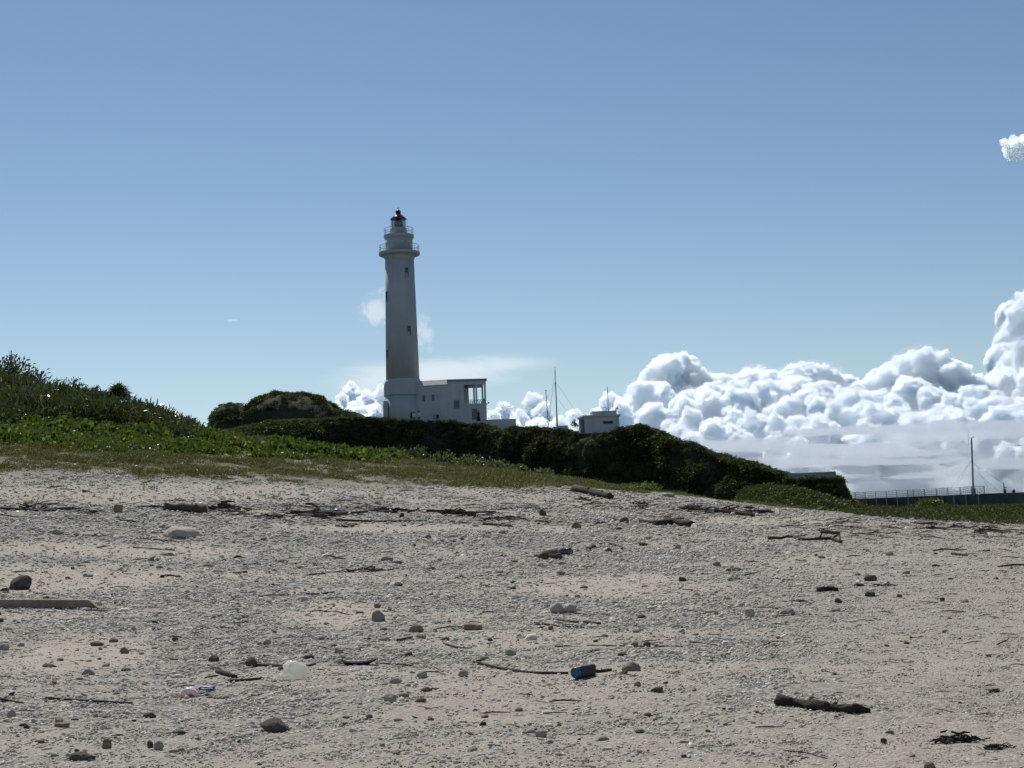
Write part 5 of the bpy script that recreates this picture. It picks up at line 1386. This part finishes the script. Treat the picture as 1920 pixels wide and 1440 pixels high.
def tangle(px, py, w, h, m_, label, name='debris_heap', cat='driftwood heap', n=26, seed=0):
    """a matted clump of short sticks"""
    P_ = hit(px, py)[0]; s1 = P_[1] / F; g = np.random.default_rng(seed); mb = MB()
    for i in range(n):
        c_ = np.array((g.normal(0, .27) * w * s1, abs(g.normal(0, .2)) * w * s1, 0)); c_[2] = abs(g.normal(0, .35)) * h * s1 * max(.15, 1 - abs(c_[0]) / (w * s1 * .55)) + .01
        L2 = g.uniform(.12, .35) * w * s1; a = g.normal(0, .6); d_ = np.array((math.cos(a), math.sin(a), g.normal(0, .2))) * L2 / 2
        q = g.uniform(.05, .13) * h * s1; mb.tube([c_ - d_, c_ + g.normal(size=3) * q, c_ + d_], [q, q * 1.2, q * .6], 5)
    V, Fc = rock_mesh(seed, ICO2); mb.add(V * (w * s1 * .33, w * s1 * .2, h * s1 * .3) + (0, w * s1 * .1, 0), [tuple(f_) for f_ in Fc])
    o_ = mb.build(name, m_, None, False, P_); tag(o_, label, cat)


tangle(682, 1073, 78, 13, M_weed, 'matted brown seaweed on the upper gravel', 'seaweed_clump', 'seaweed', 40, 1)
tangle(1798, 1393, 90, 18, M_woodd, 'larger dark weed clump near the bottom right corner', 'seaweed_clump', 'seaweed', 40, 2)
tangle(1865, 1407, 60, 10, M_woodd, 'smaller dark weed clump right of the larger one at the bottom right', 'seaweed_clump', 'seaweed', 26, 3)
tangle(1752, 992, 30, 10, M_woodd, 'small dark debris heap on the upper right beach, leftmost of three', n=22, seed=4)
tangle(1795, 990, 40, 11, M_woodd, 'middle dark debris heap on the upper right beach', n=26, seed=5)
tangle(1848, 997, 50, 9, M_wood, 'right debris heap with twigs on the upper right beach', n=26, seed=6)
tangle(1677, 979, 16, 6, M_woodd, 'tiny dark debris heap near the beach crest at the right', n=14, seed=7)
tangle(580, 968, 112, 18, M_wood, 'brown driftwood tangle in the wrack line left of the pale blue scrap', n=40, seed=8)
tangle(420, 959, 87, 19, M_wood, 'driftwood tangle just right of the thick log', n=34, seed=9)
tangle(60, 958, 150, 13, M_woodd, 'dark driftwood tangle behind the white rag at the left edge', n=34, seed=10)
tangle(640, 989, 36, 9, M_woodd, 'small dark driftwood clump below the wrack line', n=18, seed=11)
tangle(850, 968, 125, 15, M_wood, 'brown driftwood tangle in the wrack line right of the black stump', n=36, seed=12)
tangle(1300, 960, 150, 12, M_wood, 'driftwood tangle along the upper wrack line right of middle', n=36, seed=13)
tangle(715, 960, 110, 11, M_woodd, 'dark flat driftwood tangle between the pale blue scrap and the black stump', n=44, seed=31)
tangle(490, 972, 90, 9, M_woodd, 'dark flat driftwood tangle below and right of the thick log', n=34, seed=32)
tangle(935, 976, 80, 12, M_wood, 'driftwood tangle under the thin log left of the round dark stone', n=34, seed=33)
tangle(1410, 962, 80, 11, M_woodd, 'dark driftwood tangle at the thick log, right end of the wrack line', n=34, seed=34)
tangle(1200, 948, 60, 8, M_wood, 'small driftwood tangle below the flat pale slab', n=24, seed=35)
tangle(150, 962, 70, 8, M_wood, 'small brown driftwood tangle right of the white rag', n=24, seed=36)
tangle(1850, 1034, 20, 6, M_woodd, 'small dark clump on the gravel at the far right', n=12, seed=14)
tangle(1090, 938, 60, 8, M_wood, 'driftwood litter heap at the foot of the big driftwood trunk', n=24, seed=15)
tangle(1655, 1100, 50, 7, M_woodd, 'flat dark weed strip below the wedge-shaped stone', 'seaweed_clump', 'seaweed', 20, 16)
tangle(1500, 1130, 40, 8, M_woodd, 'small dark clump left of the blocky stone at the right', n=16, seed=17)
tangle(255, 990, 50, 7, M_woodd, 'small dark clumps left of the pale long boulder', n=14, seed=18)

# loose mid-sized stones, each its own object
rg = np.random.default_rng(77)
SM = []
for i in range(10):
    V, Fc = rock_mesh(900 + i, ICO2, 1, rg.uniform(.7, 1), rg.uniform(.5, .75), .4); SM.append((mesh('beach_stone', V, Fc, True)))
NS = 290; sxp = rg.uniform(-10, 1930, NS); syp = 985 + (1435 - 985) * rg.random(NS) ** 1.15
syp = np.where(sxp > 1700, syp + 15, syp); H_ = hit(sxp, syp)
keys = rg.choice(['dark', 'grey', 'pale', 'brown', 'blue'], NS, p=[.30, .32, .08, .20, .10])
cache = {}
TONE = {'dark': ('plain small blackish stone loose among the gravel, one of the many blackish ones', 'small blackish stones strewn over the beach'),
        'grey': ('plain small grey stone loose among the gravel, one of the many mid-grey ones', 'small mid-grey stones strewn over the beach'),
        'pale': ('plain small whitish stone loose among the gravel, one of the few whitish ones', 'small whitish stones strewn over the beach'),
        'brown': ('plain small brown stone loose among the gravel, one of the many brown ones', 'small brown stones strewn over the beach'),
        'blue': ('plain small greenish-grey stone loose among the gravel, one of the greenish ones', 'small greenish-grey stones strewn over the beach')}
for i in range(NS):
    mi = int(rg.integers(0, 10)); kx = (mi, keys[i])
    if kx not in cache:
        c_ = SM[mi].copy(); c_.materials.append(ROCKC[keys[i]]); cache[kx] = c_
    s_ = min(rg.lognormal(0, .38), 1.75) * 4.6 * (1.2 if sxp[i] < 1300 else .85) * H_[i][1] / F
    o_ = link('beach_stone', cache[kx], None, None, (H_[i][0], H_[i][1], H_[i][2] + s_ * .22)); o_.scale = (s_ * rg.uniform(1, 1.5), s_, s_ * rg.uniform(.8, 1.1)); o_.rotation_euler = (rg.normal(0, .2), rg.normal(0, .2), rg.uniform(0, 6.28))
    tag(o_, TONE[keys[i]][0], 'stone', TONE[keys[i]][1])

# ------------------------------------------------------------------ gravel and litter
def gravel_material():
    m_ = bpy.data.materials.new('coral_gravel'); m_.use_nodes = True; t = NT(m_.node_tree); t.t.nodes.clear()
    oi = t.n('ShaderNodeObjectInfo'); r1 = oi.outputs['Random']; r2 = t.m('FRACT', t.m('MULTIPLY', r1, 37.7))
    c = t.ramp(r1, [(0, (.12, .10, .078)), (.04, (.28, .25, .20)), (.22, (.47, .44, .375)), (.70, (.60, .565, .49)), (.95, (.66, .62, .535)), (.985, (.84, .81, .74))])
    c = t.mix(t.ramp(r2, [(.6, 0.0), (1.0, .55)]), c, (.48, .37, .27))
    v = t.n('ShaderNodeTexCoord').outputs['Object']; c = t.mix(.8, c, t.ramp(t.noise(v, 3.0, 4, .6), [(.3, .66), (.7, 1.1)]), 'MULTIPLY')
    p = t.n('ShaderNodeBsdfPrincipled', i_Roughness=.9); p.inputs['Specular IOR Level'].default_value = .2; t.t.links.new(c, p.inputs['Base Color'])
    o = t.n('ShaderNodeOutputMaterial'); t.t.links.new(p.outputs[0], o.inputs[0]); return m_


MG = gravel_material()
gms = []
for i in range(7):
    V, Fc = rock_mesh(500 + i, ICO1, 1, rg.uniform(.65, .95), rg.uniform(.55, .8), .45); me_ = mesh('pebble', V, Fc); me_.materials.append(MG); gms.append(me_)
for i in range(3):   # coral fingers
    a = limb([(-.9, 0, 0), (0, .1, .12), (.9, -.05, 0)], [.28, .36, .22], None, 'pebble_tmp', None, 6, .4, i, sub=2, loc=(0, 0, 0)); me_ = a.data; bpy.data.objects.remove(a); me_.materials.append(MG)
    me_.transform(Matrix.Translation((-.9, 0, 0))); gms.append(me_)
COL_pebble = variants('pebble', gms)
N = 580000
a = rg.uniform(-.6, .6, N); Y = np.exp(rg.uniform(math.log(6.0), math.log(88), N)); X = a * Y; Z = ground(X, Y); S = sandiness(X, Y, Z)
right = smooth(.10, .30, a)
dens = (1 - .80 * S) * (.55 + .45 * smooth(-.5, .1, fbm(X * .5, Y * .3, oct=4, seed=101)))
dens = dens * np.where(Y > grass_edge(X, Y) - 1, .12, 1.0) * smooth(88, 70, Y)
kp = rg.random(N) < dens * .80
X, Y, Z, S, right = X[kp], Y[kp], Z[kp], S[kp], right[kp]; n = len(X)
px_ = rg.lognormal(0, .42, n) * (2.6 - 1.0 * right) * (1 - .3 * S)
s_ = np.clip(px_ * Y / F * np.interp(Y, [6, 12, 40, 80], [1.15, 1.0, .95, .85]), .005, .12)
scatter('gravel', np.stack([X, Y, Z + s_ * .02], 1), np.stack([rg.normal(0, .35, n), rg.normal(0, .35, n), rg.uniform(0, 6.28, n)], 1), np.stack([s_ * rg.uniform(.9, 1.5, n), s_, s_ * rg.uniform(.8, 1.2, n)], 1), rg.integers(0, 10, n), COL_pebble)
print('gravel', n)

tw = []
MT = mat('twig_litter', (.14, .105, .075), .85, .2, .5, 5, rnd=.6)
for i in range(5):
    g = np.random.default_rng(i); mb = MB(); mb.tube([(-.5, 0, .02), (-.1, g.normal(0, .06), .05), (.25, g.normal(0, .06), .03), (.5, g.normal(0, .08), .02)], [.02, .028, .024, .012], 5)
    if i % 2: mb.tube([(.1, 0, .04), (.3, .15, .07)], [.018, .008], 4)
    me_ = mesh('twig', mb.v, mb.f); me_.materials.append(MT); tw.append(me_)
COL_twig = variants('twig', tw)
N = 60000
a = rg.uniform(-.45, .45, N); Y = np.exp(rg.uniform(math.log(7), math.log(75), N)); X = a * Y; Z = ground(X, Y); qx, qy = project(np.stack([X, Y, Z], 1))
wr_ = np.exp(-((qy - (958 + .0 * qx)) / 11) ** 2) * smooth(1500, 1300, qx) + .5 * np.exp(-((qy - 995) / 14) ** 2) * smooth(1400, 1650, qx) + .35 * np.exp(-((qy - 978) / 7) ** 2)
kp = rg.random(N) < .03 + .95 * wr_ * smooth(-.4, .3, fbm(X * .3, Y * .3, oct=3, seed=7))
kp &= (Y < grass_edge(X, Y) + 2); X, Y, Z = X[kp], Y[kp], Z[kp]; n = len(X)
L_ = np.clip(rg.lognormal(0, .5, n) * 16 * Y / F, .05, .9)
scatter('driftwood_litter', np.stack([X, Y, Z + .01], 1), np.stack([rg.normal(0, .1, n), rg.normal(0, .1, n), rg.normal(0, .6, n)], 1), np.stack([L_, L_, L_], 1), rg.integers(0, 5, n), COL_twig)
print('litter', n)

# ------------------------------------------------------------------ clouds: real volumes far out over the sea
AIRLIGHT_TINT = (0.0, .58, .95); DENS = .16; ANI = .79; ABS = .015  # blue absorption stands in for airlight over the clouds' shaded parts


def cloud(name, cells, seed, dens, aniso=.86, vox=6.0, flat=1.0, billow=(30, 24), smin=2.1, color=AIRLIGHT_TINT, levels=3, plain=(), absorb=1.0, hard=True):
    """cells: (column, top row, half width, height, distance) - every cell a cauliflower of spheres, fused into one closed surface"""
    g = np.random.default_rng(seed); S_all = []
    def kids(S_, n, lo, hi, up, cut):
        S_ = np.repeat(S_, n, 0); m_ = len(S_)
        v_ = g.normal(size=(m_, 3)); v_ /= np.linalg.norm(v_, axis=1, keepdims=True)
        v_[:, 1] = np.where(g.random(m_) < up, -np.abs(v_[:, 1]), v_[:, 1]); v_[:, 2] = np.where(v_[:, 2] > .35, -v_[:, 2], v_[:, 2])
        q = S_[:, 3] * g.uniform(lo, hi, m_); k_ = S_[:, 3] * .92
        N_ = np.stack([S_[:, 0] + v_[:, 0] * k_, S_[:, 1] + v_[:, 1] * k_, S_[:, 2] + v_[:, 2] * k_, q, S_[:, 4], S_[:, 5]], 1)
        return N_[(q > smin) & (N_[:, 1] - q > N_[:, 5] - 5)]
    for cx, ty_, hw, hh, Yc in cells:
        nb = max(3, int(hh / hw * 3)); B = []
        for i in range(nb):
            t_ = i / max(nb - 1, 1); r0 = hw * g.uniform(.46, .66)
            x_ = cx + (g.uniform(-1, 1) * (hw - r0) if i else 0); y_ = ty_ + r0 * 1.12 + t_ * max(hh - r0 * 2, 0) + (abs(x_ - cx) / hw) * r0 * .5
            B.append((x_, y_, g.normal(0, .3) * hw, r0, Yc, ty_))
        B = np.array(B); L1 = kids(B, 13, .24, .48, .8, 0); S_all += [B, L1]
        if levels > 1:
            L2 = kids(L1, 6, .28, .5, .85, 0); S_all.append(L2)
            if levels > 2: S_all.append(kids(L2, 3, .32, .5, .9, 0))
    S_ = np.concatenate(S_all)
    if len(plain): S_ = np.concatenate([S_, np.array([(x_, y_, 0, r0, Yc, y_ - r0) for x_, y_, r0, Yc in plain])])
    ray = rays(S_[:, 0], S_[:, 1]); kk_ = S_[:, 4] / F
    cen = ray * S_[:, 4:5] + np.array((0, 0, EYE)); cen[:, 1] += S_[:, 2] * kk_; rad = S_[:, 3] * kk_
    vs = []; fs = []; o_ = 0
    for big, (V0, F0) in ((True, ICO2), (False, ICO1)):
        sel = (S_[:, 3] > 9) == big
        if not sel.any(): continue
        vv = cen[sel][:, None, :] + V0[None] * rad[sel][:, None, None] * np.array((1, 1, flat)); n_ = sel.sum()
        vs.append(vv.reshape(-1, 3)); fs.append((F0[None] + (np.arange(n_) * len(V0))[:, None, None]).reshape(-1, 3) + o_); o_ += n_ * len(V0)
    ob = bpy.data.objects.new(name, mesh(name, np.concatenate(vs), np.concatenate(fs))); C.objects.link(ob)
    md = ob.modifiers.new('fuse', 'REMESH'); md.mode = 'VOXEL'; md.voxel_size = vox; md.use_smooth_shade = True
    for sz, st_ in ((vox * 9, billow[0]), (vox * 3.4, billow[1])):
        tx = bpy.data.textures.new('cloud_noise', 'CLOUDS'); tx.noise_scale = sz; tx.noise_depth = 3; tx.noise_type = 'HARD_NOISE' if hard else 'SOFT_NOISE'
        dm = ob.modifiers.new('billow', 'DISPLACE'); dm.texture = tx; dm.strength = st_; dm.texture_coords = 'GLOBAL'; dm.mid_level = .25 if hard else .5
    dg = bpy.context.evaluated_depsgraph_get(); nm = bpy.data.meshes.new_from_object(ob.evaluated_get(dg)); ob.modifiers.clear(); ob.data = nm
    m_ = bpy.data.materials.new(name + '_vapour'); m_.use_nodes = True; t = NT(m_.node_tree); t.t.nodes.clear()
    sv = t.n('ShaderNodeVolumeScatter', i_Density=dens, i_Anisotropy=aniso); va = t.n('ShaderNodeVolumeAbsorption', i_Density=dens * ABS * absorb); va.inputs['Color'].default_value = (*color, 1)
    ad = t.n('ShaderNodeAddShader', i_0=sv.outputs[0], i_1=va.outputs[0]); o = t.n('ShaderNodeOutputMaterial'); t.t.links.new(ad.outputs[0], o.inputs['Volume']); nm.materials.clear(); nm.materials.append(m_)
    ob['kind'] = 'stuff'; print(name, len(S_), len(nm.polygons)); return ob


rg = np.random.default_rng(4)
SIL = np.array([(1165, 765), (1175, 740), (1200, 702), (1235, 672), (1265, 654), (1290, 656), (1310, 682), (1330, 706), (1350, 696), (1365, 711), (1395, 691), (1430, 688), (1455, 701), (1475, 686), (1510, 683), (1550, 683), (1580, 696),
                (1612, 722), (1640, 706), (1660, 682), (1700, 653), (1730, 651), (1770, 661), (1810, 681), (1845, 711), (1870, 700), (1884, 652), (1890, 600), (1905, 562), (1925, 545), (1990, 500), (2060, 540), (2130, 640), (2200, 700), (2300, 760)], float)


def under(x_): return float(np.interp(x_, SIL[:, 0], SIL[:, 1]))


cells = []; fill = []
x_ = 1178.0
while x_ < 2290:        # the back row follows the skyline of the bank
    hw = rg.uniform(22, 44) if x_ < 1880 else rg.uniform(30, 54)
    top = max(under(x_ - hw * .4), under(x_ + hw * .4), under(x_)) - 2
    cells.append((x_, top, hw, hw * 2.2, 11500 + rg.uniform(-300, 300)))
    if x_ > 1876: cells.append((x_ + 12, top + 60, hw * 1.1, hw * 2.4, 11300)); cells.append((x_ + 14, top + 130, hw * 1.2, hw * 2.4, 11000))
    x_ += hw * .62
for x_ in np.arange(1205, 2300, 18):    # the dense heart of the bank behind its lobes
    for y_ in np.arange(under(x_) + 40, 938, 26): fill.append((x_ + rg.uniform(-8, 8), y_ + rg.uniform(-8, 8), rg.uniform(26, 38), 11900 - (y_ - 700) * 11))
for row, (y0, Yr, st_, w0_, w1_) in enumerate([(712, 10700, 44, 26, 50), (734, 10000, 42, 22, 46), (756, 9300, 40, 20, 42), (778, 8600, 38, 20, 40), (798, 7900, 38, 18, 34)]):
    x_ = 1206.0 + row * 22
    while x_ < 2290:
        hw = rg.uniform(w0_, w1_); top = max(y0 + rg.uniform(-32, 34), under(x_) + 16 + 10 * row)
        cells.append((x_, top, hw, hw * 2.1, Yr + rg.uniform(-300, 300) + (top - y0) * -12)); x_ += st_ * rg.uniform(.75, 1.35)
cloud('cumulus_clouds', cells, 7, DENS, ANI, 6.2, plain=fill)
# added thin volume standing in for airlight, softens the contrast of the lobes
mist = [(c_[0], c_[1] - 2 + c_[2] * .75, c_[2] * 1.02, c_[4] - 150) for c_ in cells if rg.random() < .8] + [(c_[0] + rg.normal(0, 20), c_[1] + c_[2] * 1.6, c_[2] * 1.1, c_[4] - 300) for c_ in cells]
mist += [(rg.uniform(1260, 2300), rg.uniform(835, 925), rg.uniform(36, 60), 7700 + rg.uniform(-300, 300)) for _ in range(190)]
cloud('cloud_mist', [(1500, 800, 30, 40, 9300)], 21, .0018, .8, 17.0, plain=mist, billow=(46, 26), levels=1, hard=False)
cells = [(1000, 739, 30, 90, 10500), (945, 753, 24, 80, 10300), (972, 768, 22, 70, 9900), (1020, 752, 24, 80, 10100), (1075, 768, 24, 60, 10000), (1118, 765, 22, 60, 10200), (1142, 738, 26, 90, 10500), (1165, 748, 26, 80, 10300),
         (1050, 782, 28, 50, 9600), (1100, 782, 28, 50, 9600), (1010, 782, 28, 50, 9600), (960, 784, 26, 50, 9700), (925, 768, 18, 50, 10000),
         (660, 720, 30, 100, 10600), (640, 735, 20, 80, 10300), (690, 733, 24, 90, 10200), (714, 726, 26, 90, 10500), (668, 752, 28, 60, 9900), (700, 756, 26, 60, 9800), (630, 752, 15, 50, 10100),
         (300, 758, 19, 70, 10600), (322, 768, 17, 60, 10400), (350, 788, 15, 50, 10300), (370, 798, 14, 40, 10200), (385, 806, 12, 40, 10200)]
cloud('small_cumulus_clouds', cells, 9, DENS * .8, ANI, 7.5)
cloud('cloud_puff', [(1905, 252, 26, 46, 9000), (1934, 244, 30, 54, 9000), (1882, 258, 10, 16, 9000)], 12, DENS * .6, ANI, 6.5, billow=(30, 18))
# flat stratus sheets below the towers
sheets = []
for i in range(64):
    y_ = rg.uniform(806, 900); r_ = rg.uniform(40, 150) * (1.3 - (y_ - 806) / 180); x_ = rg.uniform(1300, 2450)
    sheets.append((x_, y_ - (x_ - 1500) * .03, r_, 6600 + rg.uniform(-900, 500)))
cloud('stratus_clouds', [(1420, 815, 30, 40, 6600)], 15, .0062, .8, 9.0, .036, (26, 12), 20, levels=1, absorb=1.5, hard=False, plain=sheets)
